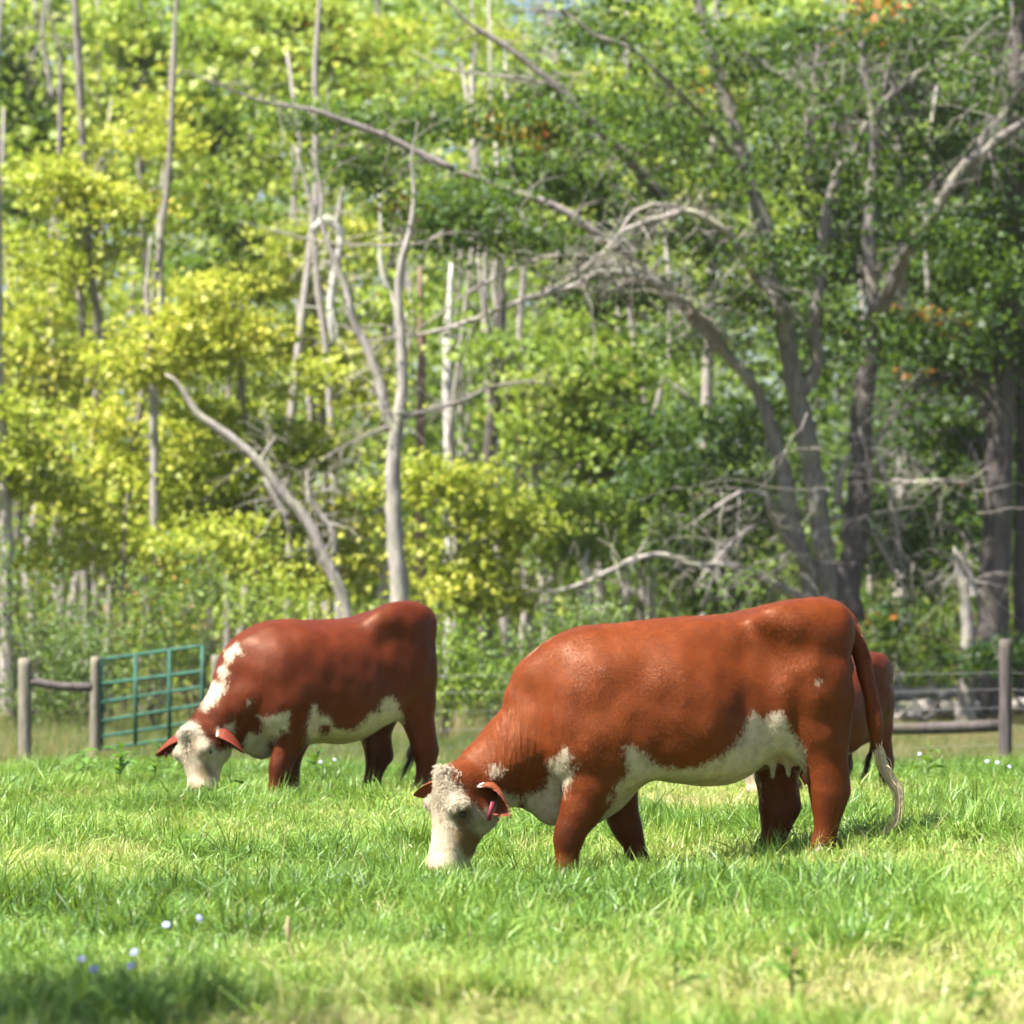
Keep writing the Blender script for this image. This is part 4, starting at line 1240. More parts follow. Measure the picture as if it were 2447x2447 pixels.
def make_tree(name, label, k, trunk, width, bark_kind, regions=(), leaf='green', dens=1.0, branches=(), orange=0.0, tone=0.5, leaf_size=0.14, per=15,
              group='trees of the wood behind the pasture', cat='tree', to_ground=True, limbs=True):
    """trunk: path from foot to top in view pixels; width: px at foot and top; branches: (path, w0, w1)."""
    TREE_SEED[0] += 1; seed = TREE_SEED[0]; rg = np.random.default_rng(seed)
    P = path3(trunk, k)
    if to_ground:
        foot = P[0].copy(); g = float(ground_z(foot[0], foot[1]))
        if foot[2] > g:
            d = (P[0] - P[1]); d = d / max(abs(d[2]), .2) * 0.25
            P = np.concatenate([[[foot[0] + d[0] * (foot[2] - g), foot[1], g - .15]], P])
        else:
            P[0][2] = min(P[0][2], g - .1)
    base = P[0].copy(); base[2] = float(ground_z(base[0], base[1]))
    root = add_empty(name, tuple(base))
    tag(root, label, cat, group)
    n = max(10, len(P) * 4)
    Q = smooth_path(P, n); w = np.linspace(wpx(width[0], k), wpx(width[1], k), n)
    w[:3] *= np.array([1.35, 1.15, 1.04])
    Q[2:-1] += rg.normal(0, 1, (n - 3, 3)) * (w[2:-1, None] * .05)
    w = w * np.interp(np.linspace(0, 1, n), [0, .86, 1], [1, 1, .3])
    bag = Bag(); bag.tube(Q - base, w, 10, 0.08, seed)
    bag.build('trunk', BARK[bark_kind], root)
    for i, br in enumerate(branches):
        bp, w0, w1 = br[:3]; bk = br[3] if len(br) > 3 else bark_kind
        dk = br[4] if len(br) > 4 else 0.0; whole = len(br) > 5        # limbs leave the stem and come forward
        bp = [(p_[0], p_[1], dk if whole else dk * float(smoothstep(0, .4, j_ / (len(bp) - 1)))) for j_, p_ in enumerate(bp)]
        B = path3(bp, k); nb = max(8, len(B) * 4); q = smooth_path(B, nb); ww = np.linspace(wpx(w0, k), wpx(w1, k), nb) * np.interp(np.linspace(0, 1, nb), [0, .85, 1], [1, 1, .35])
        q[1:-1] += rg.normal(0, 1, (nb - 2, 3)) * (ww[1:-1, None] * .07)
        bag = Bag(); bag.tube(q - base, ww, 8, 0.10, seed + i)
        # side twigs
        for j in range(2, nb - 1):
            for _ in range(2 if rg.random() < .6 else 1):
                dd = rg.normal(0, 1, 3) * np.array([1, .6, .9]); dd[2] += .15; dd /= np.linalg.norm(dd); L = rg.uniform(.25, 1.1)
                t5 = np.linspace(0, 1, 5)[:, None]
                tw = q[j] + dd * L * t5 + np.array([0, 0, -.3 * L]) * t5 ** 2 + rg.normal(0, .025, (5, 3)) * t5
                r0 = max(.005, min(.014, ww[j] * .3))
                bag.tube(tw - base, np.linspace(r0, .003, 5), 4)
                d2 = dd + rg.normal(0, .6, 3); d2 /= np.linalg.norm(d2)
                bag.tube(tw[2] + d2 * L * .5 * t5[::2] - base, [r0 * .6, r0 * .45, .0025], 3)
        bag.build('branch', BARK[bk], root)
    if regions:
        S, C, B = crown_regions(regions, k, rg, dens, orange, tone)
        V, Qd, lc = leaves(S, per, leaf_size, C, seed)
        me = mesh_from('crown', V - base, quads=Qd)
        set_attr(me, 'lc', lc, 'FACE')
        add_obj('crown', me, LEAF[leaf], root)
        if limbs:
            bag = Bag(); z0 = base[2]
            for bc in B[::4]:
                # leave the trunk a little lower than the bough
                j = int(np.argmin(np.abs(Q[:, 2] - (bc[2] - .25 * np.linalg.norm(bc[:2] - Q[-1][:2]) - .3))))
                a = Q[j]; L = np.linalg.norm(bc - a)
                if L > 7: continue
                t = np.linspace(0, 1, 7)[:, None]
                q = a + (bc - a) * t + np.array([0, 0, 1]) * (.12 * L * np.sin(t * np.pi)) + rg.normal(0, .05, (7, 3)) * np.sin(t * np.pi)
                bag.tube(q - base, np.linspace(min(w[j] * .5, .012 + .011 * L), .006, 7), 5)
            if bag.n: bag.build('limbs', BARK[bark_kind], root)['kind'] = 'stuff'
    return root
# ------------------------------------------------------------------ the place
build_ground()
build_grass()
near_cow = build_near_cow()
far_cow = build_far_cow()

def copy_thing(root, loc, rz, scale=1.0):
    r = root.copy(); COL.objects.link(r); r.location = loc; r.rotation_euler = (0, 0, rz); r.scale = (scale,) * 3
    for ch in list(root.children):
        c = ch.copy(); COL.objects.link(c); c.parent = r
        for g in list(ch.children):
            d = g.copy(); COL.objects.link(d); d.parent = c
    return r
third = copy_thing(far_cow, (0, 0, 0), math.radians(44), 0.75)
_w = world_at(1566, 1480, 1.37)
third.location = (_w[0], D0 * 1.37, float(ground_z(_w[0], D0 * 1.37)) - 0.02)
for ch in third.children:
    if ch.type == 'MESH' and 'white' in ch.data.attributes and ch.name.split('.')[0] in ('body', 'short_hair'):
        ch.data = ch.data.copy(); a_ = ch.data.attributes['white']; n_ = len(ch.data.vertices)
        w_ = np.empty(n_, np.float32); a_.data.foreach_get('value', w_)
        co = np.empty(n_ * 3, np.float32); ch.data.vertices.foreach_get('co', co); co = co.reshape(-1, 3)
        w_ = np.where(co[:, 0] > -.75, np.minimum(w_, .44 - co[:, 2]), w_); a_.data.foreach_set('value', w_)
tag(third, 'dark red cow half hidden behind the rump of the rust red cow', 'cow', 'cattle grazing in the pasture')

S_ = 0.3351
def zA(*p): return [(x * S_, y * S_) + tuple(r) for x, y, *r in p]
def zB(*p): return [(647.5 + x * S_, y * S_) + tuple(r) for x, y, *r in p]
def zC(*p): return [(1295 + x * S_, y * S_) + tuple(r) for x, y, *r in p]
def zD(*p): return [(x * S_, 631.7 + y * S_) + tuple(r) for x, y, *r in p]
def zE(*p): return [(647.5 + x * S_, 631.7 + y * S_) + tuple(r) for x, y, *r in p]
def zF(*p): return [(1295 + x * S_, 631.7 + y * S_) + tuple(r) for x, y, *r in p]

# ---- the many-stemmed tree right of centre
make_tree('spreading_tree', 'old many-stemmed tree with arching grey limbs behind the rust red cow', 3.3,
    [(1578, 1215), (1573, 1131), (1556, 1051), (1543, 950), (1530, 867), (1513, 782), (1496, 715), (1483, 632), (1465, 545), (1439, 419), (1412, 335), (1385, 235), (1345, 111), (1325, 27), (1300, -80), (1280, -250)],
    (48, 17), 'grey', [], branches=[
        (zF((720, 1600), (700, 1480), (690, 1340), (610, 1100), (570, 900), (530, 680), (450, 450), (380, 280), (270, 150), (150, 20), (0, -150), (-180, -330), (-300, -380)), 38, 10),
        (zF((940, 1620), (900, 1490), (930, 1250), (960, 1000), (980, 700), (980, 450), (1000, 300), (1040, 100), (1060, -120)), 54, 36, 'dark'),
        (zC((1060, 1760), (1050, 1650), (1030, 1400), (1040, 1100), (1060, 850), (1040, 600), (1010, 400), (980, 200), (960, -60)), 30, 12),
        (zC((1050, 1800), (1110, 1700), (1200, 1500), (1300, 1330), (1400, 1200), (1480, 1050), (1560, 940), (1680, 850), (1790, 760), (1900, 690), (2050, 600)), 30, 14, 'grey', -.1),
        (zC((1600, 905), (1700, 740), (1800, 620), (1880, 480), (1900, 300)), 15, 8),
        (zF((640, 330), (690, 270), (735, 170), (722, 0), (725, -120), (745, -300), (762, -480)) + zC((800, 1150), (870, 950), (940, 850), (1000, 720), (1080, 620), (1200, 490), (1330, 400), (1450, 330), (1560, 300), (1700, 330), (1850, 375), (1960, 380)), 26, 9),
        (zC((1090, 600), (1130, 420), (1150, 300), (1190, 150), (1210, -40)), 10, 7),
        (zC((940, 850), (935, 700), (915, 610), (840, 570)), 12, 7, 'dark'),
        (zC((700, 860), (690, 700), (690, 560), (640, 490), (520, 420), (350, 310), (180, 190), (90, 90)), 24, 7),
        (zC((690, 540), (715, 430), (740, 300), (760, 200)), 9, 4),
        (zC((560, 1950), (540, 1780), (480, 1640), (400, 1570), (330, 1460), (250, 1330), (120, 1230), (0, 1190)) + zB((1800, 1225), (1650, 1270), (1570, 1310), (1500, 1390), (1380, 1500), (1250, 1590), (1120, 1650)), 22, 8, 'pale', -.22),
        (zB((2230, 1420), (2120, 1270), (1960, 1190), (1820, 1160), (1700, 1165), (1620, 1210), (1570, 1290), (1490, 1400), (1350, 1500), (1200, 1600)), 12, 5, 'pale', -.22),
        (zF((380, 290), (200, 90), (60, -60)) + zB((1930, 1740), (1780, 1620), (1600, 1540), (1450, 1530), (1300, 1610), (1100, 1660), (900, 1730), (700, 1810), (500, 1870), (300, 1895), (100, 1925)), 20, 5, 'pale', -.24),
        (zB((2150, 1950), (2060, 1830), (1930, 1700), (1780, 1590), (1650, 1500), (1600, 1470), (1420, 1500), (1300, 1600)), 12, 5, 'pale', -.24),
        (zB((1700, 1530), (1540, 1490), (1380, 1480), (1200, 1440), (1000, 1490), (850, 1570), (680, 1660), (560, 1760), (430, 1840)), 10, 4, 'pale', -.24),
        (zF((850, 960), (880, 760), (940, 670), (1010, 630), (1060, 660), (1100, 760), (1140, 880), (1160, 1000), (1190, 1100), (1200, 1250), (1240, 1380)), 16, 5, 'pale'),
        (zF((830, 1040), (880, 1020), (940, 1040), (1030, 1100), (1110, 1220), (1180, 1350), (1240, 1450)), 12, 4, 'pale'),
        (zF((1150, 820), (1300, 830), (1450, 820), (1560, 830), (1700, 740)), 9, 4, 'pale', -.1),
        (zF((1070, 600), (1150, 480), (1300, 370), (1420, 300)), 9, 4),
        (zF((700, 1340), (560, 1150), (470, 1000), (440, 900), (340, 880), (200, 950), (0, 1090)), 14, 5, 'pale', -.1),
        (zF((640, 1480), (450, 1380), (330, 1320), (200, 1295), (0, 1290)) + zE((1800, 1240), (1650, 1260), (1500, 1330), (1350, 1400), (1200, 1440), (1080, 1440), (990, 1400)), 18, 6, 'pale', -.15),
        (zF((350, 1080), (150, 1290), (0, 1470)), 12, 6, 'pale', -.1),
        (zB((2281, 1000), (2100, 740), (1930, 560), (1760, 400), (1620, 270), (1420, 200), (1260, 80), (1100, 60), (850, 60)), 11, 5, 'grey', -.15),
        (zB((1830, 1160), (1740, 1050), (1600, 900), (1470, 760), (1280, 570), (1130, 430), (1000, 320), (870, 230), (700, 120), (560, -40)), 22, 9, 'grey', -.2),
        (zB((1150, 480), (1080, 460), (900, 430), (700, 410), (520, 370), (390, 280)), 9, 4, 'pale', -.2),
        (zB((1320, 1650), (1400, 1760), (1530, 1850)), 12, 8, 'dark'),
        (zB((620, 950), (430, 860), (250, 770), (0, 680), (-160, 620), (-420, 580), (-700, 480), (-980, 360)), 13, 3, 'grey', -.2, 1),
        (zB((760, 1240), (560, 1310), (330, 1380), (100, 1380), (-120, 1360), (-600, 1240)), 8, 3, 'pale', -.2),
        (zB((1930, 1740), (1740, 1560), (1440, 1320), (1250, 1190), (900, 1060), (610, 945)), 18, 13, 'grey', -.2),
    ])
TREE_SPREAD = bpy.data.objects['spreading_tree']

def foliage_on(root, regions, k, leaf, dens=1.0, tone=0.5, orange=0.0, leaf_size=0.13, per=15, name='crown'):
    TREE_SEED[0] += 1; rg = np.random.default_rng(TREE_SEED[0])
    S, C, B = crown_regions(regions, k, rg, dens, orange, tone)
    V, Q, lc = leaves(S, per, leaf_size, C, TREE_SEED[0])
    me = mesh_from(name, V - np.array(root.location), quads=Q); set_attr(me, 'lc', lc, 'FACE')
    return add_obj(name, me, LEAF[leaf], root)
foliage_on(TREE_SPREAD, [(720, 300, 90, 45), (820, 330, 110, 60), (930, 380, 110, 70), (860, 430, 80, 35), (1030, 420, 110, 80), (1120, 480, 100, 60), (760, 220, 100, 50), (900, 250, 130, 70),
    (1060, 290, 140, 80), (960, 150, 120, 60), (1200, 380, 110, 80), (1230, 250, 120, 70), (1330, 420, 100, 80), (1420, 520, 100, 70), (1180, 560, 90, 40), (1290, 140, 120, 60), (1100, 80, 110, 50),
    (600, 215, 80, 25, 3.2, .35)], 3.25, 'green', 1.0, .42, 0.03)
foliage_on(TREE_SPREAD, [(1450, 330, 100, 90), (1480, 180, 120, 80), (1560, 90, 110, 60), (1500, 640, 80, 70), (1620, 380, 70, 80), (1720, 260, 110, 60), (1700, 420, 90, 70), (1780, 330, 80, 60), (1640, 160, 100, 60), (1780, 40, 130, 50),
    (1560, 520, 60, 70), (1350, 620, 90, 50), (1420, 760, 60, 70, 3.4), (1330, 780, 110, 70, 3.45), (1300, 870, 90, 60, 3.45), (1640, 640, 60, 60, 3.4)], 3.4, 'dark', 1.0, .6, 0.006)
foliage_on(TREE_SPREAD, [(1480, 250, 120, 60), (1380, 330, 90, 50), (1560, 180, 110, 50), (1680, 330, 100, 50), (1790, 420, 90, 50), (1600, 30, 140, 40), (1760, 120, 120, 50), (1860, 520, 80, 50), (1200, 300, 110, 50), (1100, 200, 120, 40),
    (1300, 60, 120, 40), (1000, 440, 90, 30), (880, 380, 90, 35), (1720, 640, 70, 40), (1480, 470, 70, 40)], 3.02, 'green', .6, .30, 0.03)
# the canopy above the picture's edge, which shades the limbs
foliage_on(TREE_SPREAD, [(1150, -120, 260, 110, 3.1, .6), (1500, -100, 260, 110, 3.2, .7), (1850, -100, 240, 110, 3.2, .7), (1350, -280, 320, 120, 3.3, .6), (1700, -260, 280, 130, 3.4, .6)], 3.3, 'green', .8, .4, 0.0, 0.16, 12)

# dead twigs hanging about its stems
def dead_twigs(root, boxes, seed):
    rg = np.random.default_rng(seed); bag = Bag(); base = np.array(root.location)
    for (x0, y0, x1, y1, k, n) in boxes:
        for _ in range(n):
            a = world_at(rg.uniform(x0, x1), rg.uniform(y0, y1), k + rg.normal(0, .06)); L = rg.uniform(.6, 2.0)
            d = rg.normal(0, 1, 3) * np.array([1, .5, .8]); d /= np.linalg.norm(d); t = np.linspace(0, 1, 7)[:, None]
            q = a + d * L * t + np.array([0, 0, -1]) * L * rg.uniform(.1, .45) * t * t + rg.normal(0, .03, (7, 3))
            r0 = rg.uniform(.004, .010); bag.tube(q - base, np.linspace(r0, .003, 7), 4)
            for _2 in range(2):
                j = rg.integers(2, 5); d2 = d + rg.normal(0, .6, 3); d2 /= np.linalg.norm(d2)
                q2 = q[j] + d2 * L * .45 * t[:5] + np.array([0, 0, -.2]) * t[:5] ** 2; bag.tube(q2 - base, np.linspace(r0 * .6, .0025, 5), 4)
    o = bag.build('twigs', BARK['pale'], root); o['kind'] = 'stuff'; o['label'] = 'tangle of bare grey twigs among the stems'
dead_twigs(TREE_SPREAD, [(1480, 700, 1860, 1120, 3.1, 38), (1240, 900, 1540, 1180, 3.15, 26), (1560, 0, 1932, 260, 3.1, 40), (950, 380, 1250, 560, 3.0, 26), (1320, 0, 1560, 250, 3.15, 18)], 51)
# ---- trees right of it
make_tree('thick_trunked_tree', 'thick dark trunked tree behind the fence post at the pasture corner', 3.35,
    [(1855, 1352), (1870, 1200), (1880, 1050), (1885, 900), (1890, 760), (1898, 640), (1905, 480), (1915, 300), (1920, 100), (1925, -150)], (64, 30), 'dark',
    [(1850, 520, 110, 90), (1880, 680, 80, 60), (1800, 700, 70, 60, 3.5), (1760, 640, 70, 60, 3.6), (1850, 840, 70, 60, 3.55), (1760, 830, 80, 60, 3.55), (1740, 960, 80, 70, 3.5), (1690, 1060, 70, 60, 3.5), (1900, 420, 90, 60), (1900, 1000, 60, 80, 3.7), (1950, 600, 80, 120), (1950, 250, 90, 120), (1870, 1245, 60, 16, 3.2, .8)],
    'dark', 1.05, [(zF((1640, 480), (1700, 300), (1640, 210), (1500, 230), (1350, 260), (1220, 300)), 12, 6), (zF((1500, 230), (1620, 300), (1750, 400), (1900, 540)), 10, 8),
                   (zF((1640, 205), (1760, 260), (1900, 350)), 12, 10)], 0.02, .5)
make_tree('slim_trunked_tree', 'second dark trunk pressed against the thick trunk by the fence post', 3.5,
    [(1930, 1352), (1926, 1250), (1925, 1000), (1928, 800), (1930, 500), (1935, 100)], (26, 18), 'dark', [(1960, 100, 70, 120), (1975, 850, 60, 150)], 'dark', .8, tone=.5)
make_tree('dead_stump', 'bleached white dead stump with a split top between dark trunks', 3.25,
    [(1820, 1345), (1822, 1300), (1826, 1220), (1824, 1160), (1816, 1100), (1806, 1060), (1800, 1032)], (42, 12), 'pale', [], branches=[(zF((1620, 1480), (1600, 1380), (1570, 1300), (1530, 1220)), 22, 5, 'pale')], cat='stump', group=None)

# ---- left of it: the pale forked tree behind the dark red cow
make_tree('forked_tree', 'smooth pale tree forking into a Y behind the rump of the dark red cow', 3.0,
    zE((335, 1800), (325, 1530), (300, 1250), (285, 1050), (280, 850), (290, 650), (310, 480), (335, 300), (330, 120), (325, -60), (310, -240), (330, -420), (380, -600), (400, -800), (385, -1000), (420, -1200)), (46, 5), 'pale', [(760, 560, 60, 60, 3.1, .5)], 'lime', .6, [
        (zE((300, 560), (240, 430), (200, 250), (140, 80), (60, -60), (20, -250), (-60, -450), (-120, -640), (-130, -850), (-190, -1050)), 24, 4), (zE((330, 470), (480, 420), (700, 360), (790, 310), (900, 280), (1060, 265), (1200, 290)), 10, 4, 'grey'),
        (zE((250, 520), (120, 570), (0, 630), (-150, 730)), 9, 3, 'grey')], 0, .6)

# ---- the left wood
def sapling(name, label, k, trunk, width, regions, leaf='yellow', bark_kind='grey', **kw):
    if leaf == 'yellow': kw['dens'] = kw.get('dens', 1.0) * 1.05
    return make_tree(name, label, k, trunk, width, bark_kind, regions, leaf, **kw)
sapling('slender_tree', 'straight tall grey trunk rising through yellow leaves above the gate', 3.5, [(165, 1200)] + zD((480, 1300), (490, 1000), (510, 700), (540, 400), (580, 100)) + [(172, 520), (160, 330), (150, 160), (142, 0), (136, -150)], (20, 12),
    [(220, 300, 130, 90), (130, 360, 90, 60), (250, 420, 110, 60), (110, 480, 110, 60), (300, 220, 90, 60, 3.8)], 'yellow', tone=.62, orange=.02, branches=[(zA((470, 1900), (440, 1500), (440, 1150)), 14, 10, 'pale'), (zA((460, 640), (450, 300), (420, 0)), 12, 9)])
sapling('slender_tree', 'leaning thin trunk forking high up at the upper left corner', 4.0, [(120, 1180), (110, 940), (95, 800), (85, 640), (105, 520), (110, 380)] + zA((340, 550), (340, 330), (290, 120), (250, -40)), (14, 9),
    [(90, 560, 110, 60), (40, 640, 90, 60), (60, 760, 100, 60), (130, 690, 80, 50)], 'yellow', tone=.55, branches=[(zA((300, 560), (270, 400), (240, 200), (250, 0)), 9, 6, 'pale')])
sapling('slender_tree', 'grey trunk at the left edge of the picture behind the fence', 3.2, [(14, 1240)] + zD((35, 1500), (45, 1200), (25, 900), (10, 600), (-10, 300)) + [(-5, 500), (-12, 100)], (28, 16), [(-20, 760, 60, 120), (0, 860, 60, 50)], 'yellow', 'pale', tone=.55)
sapling('slender_tree', 'broken upright pale trunk standing left of the leaning dead one', 3.3, [(305, 1190)] + zD((895, 1380), (880, 1200), (870, 900), (870, 600), (860, 380), (850, 60)) + [(278, 560), (283, 450)], (24, 11), [(330, 640, 110, 60), (240, 680, 90, 50), (420, 660, 100, 60), (370, 560, 80, 40)], 'yellow', 'pale', tone=.68, orange=.02)
make_tree('leaning_dead_tree', 'dead grey trunk leaning diagonally through yellow leaves', 3.15, zD((1900, 1400), (1830, 1260), (1730, 1050), (1600, 900), (1440, 700), (1300, 580), (1100, 430), (1040, 330), (990, 260), (930, 220)), (30, 14), 'pale', [],
          branches=[(zD((1620, 1030), (1540, 900), (1490, 800)), 14, 12), (zD((1880, 1250), (1870, 1100), (1800, 1010), (1740, 900), (1730, 760)), 15, 8), (zD((1460, 720), (1500, 650), (1560, 560)), 8, 3)])
sapling('slender_tree', 'slim trunk bowed between the straight tall one and the broken pale one', 3.45, [(205, 1200)] + zD((620, 1500), (660, 1250), (700, 1000), (740, 800), (780, 500)) + [(290, 560), (305, 440), (318, 330), (325, 200), (330, 80), (335, -60)], (17, 8), [(260, 800, 110, 60), (180, 860, 90, 50), (330, 860, 110, 60), (230, 930, 100, 50), (300, 990, 90, 50)], 'yellow', tone=.65)
sapling('leafy_maple', 'bright yellow-green young maple filling the space above the dark red cow', 3.35, [(480, 1240), (478, 1000), (470, 850), (455, 720), (450, 600)], (16, 8),
    [(440, 760, 130, 70), (560, 730, 110, 80), (600, 850, 90, 60), (470, 860, 110, 50), (380, 930, 110, 60), (520, 950, 120, 60), (620, 980, 90, 60), (420, 1030, 90, 40), (640, 1070, 110, 50)], 'yellow', tone=.56, orange=.02)
sapling('leafy_maple', 'low yellow-green maple spreading behind the shrubs left of the leaning trunk', 3.25, [(235, 1240), (232, 1100), (236, 1000), (240, 930)], (14, 7), [(90, 930, 110, 60), (200, 990, 110, 60), (330, 1040, 110, 50), (430, 1010, 80, 50), (110, 1040, 100, 40), (30, 850, 80, 60)], 'yellow', tone=.5, orange=.01)
sapling('leafy_maple', 'sunny yellow maple right of the pale forked trunk', 3.2, [(880, 1260), (870, 1100), (860, 960), (850, 850)], (16, 7), [(850, 930, 100, 60), (930, 950, 70, 60), (870, 1030, 90, 60), (850, 1110, 70, 50), (920, 1090, 60, 60), (960, 1000, 50, 50), (820, 880, 70, 50)], 'yellow', tone=.52, orange=.01)
sapling('leafy_maple', 'yellow maple behind the pale twin trunks above the leaning dead trunk', 3.9, [(620, 1240), (615, 900), (600, 700), (590, 560), (560, 420), (552, 270)], (16, 9),
    [(560, 620, 90, 60), (650, 640, 70, 60), (520, 520, 80, 50), (560, 440, 70, 40), (620, 480, 50, 60), (690, 740, 60, 60)], 'yellow', tone=.55, orange=.03)
sapling('twin_trunked_tree', 'weathered pale twin trunks joined in an H high above the dark red cow', 3.7, [(640, 1240), (630, 900)] + zA((1830, 1900), (1790, 1600), (1770, 1350), (1760, 1180), (1720, 1020), (1660, 820)), (17, 11), [], bark_kind='pale', branches=[(zA((1760, 1300), (1850, 1230), (1910, 1300), (1890, 1500), (1860, 1750), (1880, 1950)), 18, 13, 'white'), (zA((1900, 1260), (1930, 1050)), 12, 8, 'pale')])
sapling('mid_green_tree', 'fresh green round-crowned tree showing between yellow maples', 4.2, [(430, 1200), (430, 800), (440, 560), (450, 420)], (16, 8), [(450, 430, 100, 60), (400, 500, 90, 50), (480, 520, 90, 50), (380, 400, 80, 50), (530, 470, 60, 40)], 'green', tone=.75, dens=.9)
sapling('mid_green_tree', 'deep green tree behind thin trunks at the upper left edge', 4.7, [(30, 1200), (40, 700), (50, 350), (60, 100), (70, -60)], (20, 10), [(40, 170, 90, 60), (20, 260, 80, 60), (90, 250, 70, 60), (70, 60, 80, 50), (20, 380, 60, 50), (150, 330, 60, 50)], 'dark', tone=.72, dens=.9)
sapling('olive_tree', 'hazy olive tree reaching out of the picture at the upper left', 4.6, [(280, 1200), (275, 700), (270, 400), (262, 150), (265, -40), (268, -180)], (18, 10), [(230, 60, 110, 60), (330, 100, 110, 70), (280, 190, 110, 50), (420, 180, 100, 70), (160, 30, 80, 50), (380, 290, 90, 60), (450, 330, 80, 50)], 'lime', tone=.5, dens=.8, branches=[(zA((880, 780), (800, 600), (700, 420), (620, 340)), 7, 3, 'pale'), (zA((960, 1080), (950, 800), (930, 400), (900, 60)), 9, 6)])
sapling('orange_tipped_tree', 'yellowing tree with an orange tuft near the top edge', 4.9, [(440, 1200), (450, 700), (470, 350), (480, 100), (485, -80)], (18, 9), [(470, 50, 110, 50), (560, 30, 90, 40), (520, 130, 100, 50), (620, 90, 90, 50), (440, 80, 26, 24, 4.7, 3.0)], 'lime', tone=.72, orange=.06, dens=.9)
sapling('tall_yellow_tree', 'tall pale yellow crown at the top edge left of the spreading tree', 5.0, [(720, 1200), (730, 700), (740, 400), (735, 180), (700, -60)], (24, 14), [(690, 60, 80, 60), (760, 30, 70, 40), (730, 150, 80, 50), (660, 170, 70, 50), (650, 300, 60, 50), (740, 260, 70, 40)], 'yellow', tone=.66, dens=.8)
sapling('tall_yellow_tree', 'tall thin-crowned yellow tree with sky showing above the hanging bough', 5.2, [(1010, 1200), (1015, 700), (1030, 350), (1050, 100), (1020, -60)], (22, 12), [(900, 60, 60, 35), (860, 160, 60, 50), (1100, 130, 80, 50), (1180, 60, 60, 40), (1000, 180, 80, 50)], 'yellow', tone=.58, dens=.7, bark_kind='pale', branches=[(zB((1430, 700), (1360, 430), (1250, 130), (1200, -60)), 12, 8, 'pale'), (zB((1300, 300), (1130, 90), (1100, -20)), 8, 5, 'pale')])
sapling('pale_stub', 'short pale stub with a ragged top between the forked tree and the grey limbs', 3.9, [(850, 1230), (848, 900)] + zB((590, 1930), (600, 1700), (610, 1480)), (26, 18), [], bark_kind='white')
sapling('pale_stub', 'reddish brown dead stub standing beside the pale ragged one', 3.95, [(795, 1230), (793, 900)] + zB((440, 1830), (435, 1650), (430, 1500)), (22, 16), [], bark_kind='red')
sapling('pale_stub', 'bone white forked stub left of the reddish brown one', 4.0, [(742, 1230), (740, 900)] + zB((310, 1880), (290, 1720), (230, 1580), (210, 1200), (200, 1050)), (18, 9), [], bark_kind='white', branches=[(zB((300, 1720), (340, 1620), (330, 1400), (310, 1100)), 10, 6, 'pale')])
sapling('dark_trunked_tree', 'dark bare trunk in deep shade right of the yellow maple', 3.8, [(915, 1240), (920, 1000)] + zE((820, 640), (850, 450), (870, 300), (880, 150)) + [(945, 600), (950, 480)], (30, 20), [(960, 660, 80, 50), (1010, 720, 80, 50)], 'lime', 'dark', tone=.55)
sapling('pale_trunked_tree', 'slim pale trunk crossing the green thicket in the middle of the picture', 3.6, [(985, 1240)] + zE((1040, 1350), (1050, 1100), (1060, 900), (1090, 620), (1100, 500)) + [(1022, 760)], (17, 11), [(1040, 820, 70, 50), (1060, 730, 90, 50), (1130, 800, 90, 60)], 'lime', 'pale', tone=.6, orange=.04)
sapling('pale_trunked_tree', 'pale leaning trunk low down behind the neck of the rust red cow', 3.4, [(1028, 1260)] + zE((1150, 1620), (1180, 1350), (1210, 1180), (1260, 1060), (1310, 990)), (22, 12), [(1090, 950, 70, 50), (1060, 1010, 50, 40)], 'lime', 'pale', tone=.5)
sapling('pale_trunked_tree', 'broken white trunk behind the shoulders of the rust red cow', 3.35, [(1122, 1270)] + zE((1410, 1640), (1380, 1480), (1380, 1380), (1360, 1280), (1380, 1210)), (22, 12), [], bark_kind='white')
sapling('pale_trunked_tree', 'short whitish trunk standing above the back of the rust red cow', 3.4, [(1185, 1270)] + zE((1590, 1600), (1580, 1480), (1570, 1380)), (16, 10), [], bark_kind='pale')
sapling('thicket_tree', 'grey-green leafy thicket tree below the arching limbs', 3.6, [(1210, 1240), (1215, 1000), (1220, 850), (1230, 720)], (18, 8), [(1150, 720, 110, 70), (1240, 800, 90, 60), (1190, 900, 100, 60), (1120, 870, 80, 60), (1260, 960, 100, 60), (1200, 1010, 100, 50), (1100, 680, 80, 50)], 'green', tone=.75, orange=.02)
sapling('thicket_tree', 'low grey-green tree tangled with dead branches beside the many-stemmed tree', 3.45, [(1360, 1240), (1365, 1100), (1372, 980), (1380, 900)], (24, 12), [(1330, 1000, 90, 50), (1400, 1060, 70, 50), (1280, 1060, 80, 50), (1350, 1120, 90, 40), (1440, 960, 40, 60)], 'grey', 'grey', tone=.42)
sapling('bright_crowned_tree', 'sunlit lime green tree seen through the upper limbs of the many-stemmed tree', 4.4, [(1330, 1200), (1335, 700), (1345, 400), (1350, 150), (1352, -60)], (26, 14), [(1340, 200, 90, 70), (1250, 160, 80, 60), (1330, 330, 80, 60), (1260, 300, 80, 60), (1400, 100, 80, 60), (1200, 200, 60, 50), (1150, 640, 80, 60), (1060, 640, 80, 50)], 'lime', 'pale', tone=.62, orange=.06, dens=.9)
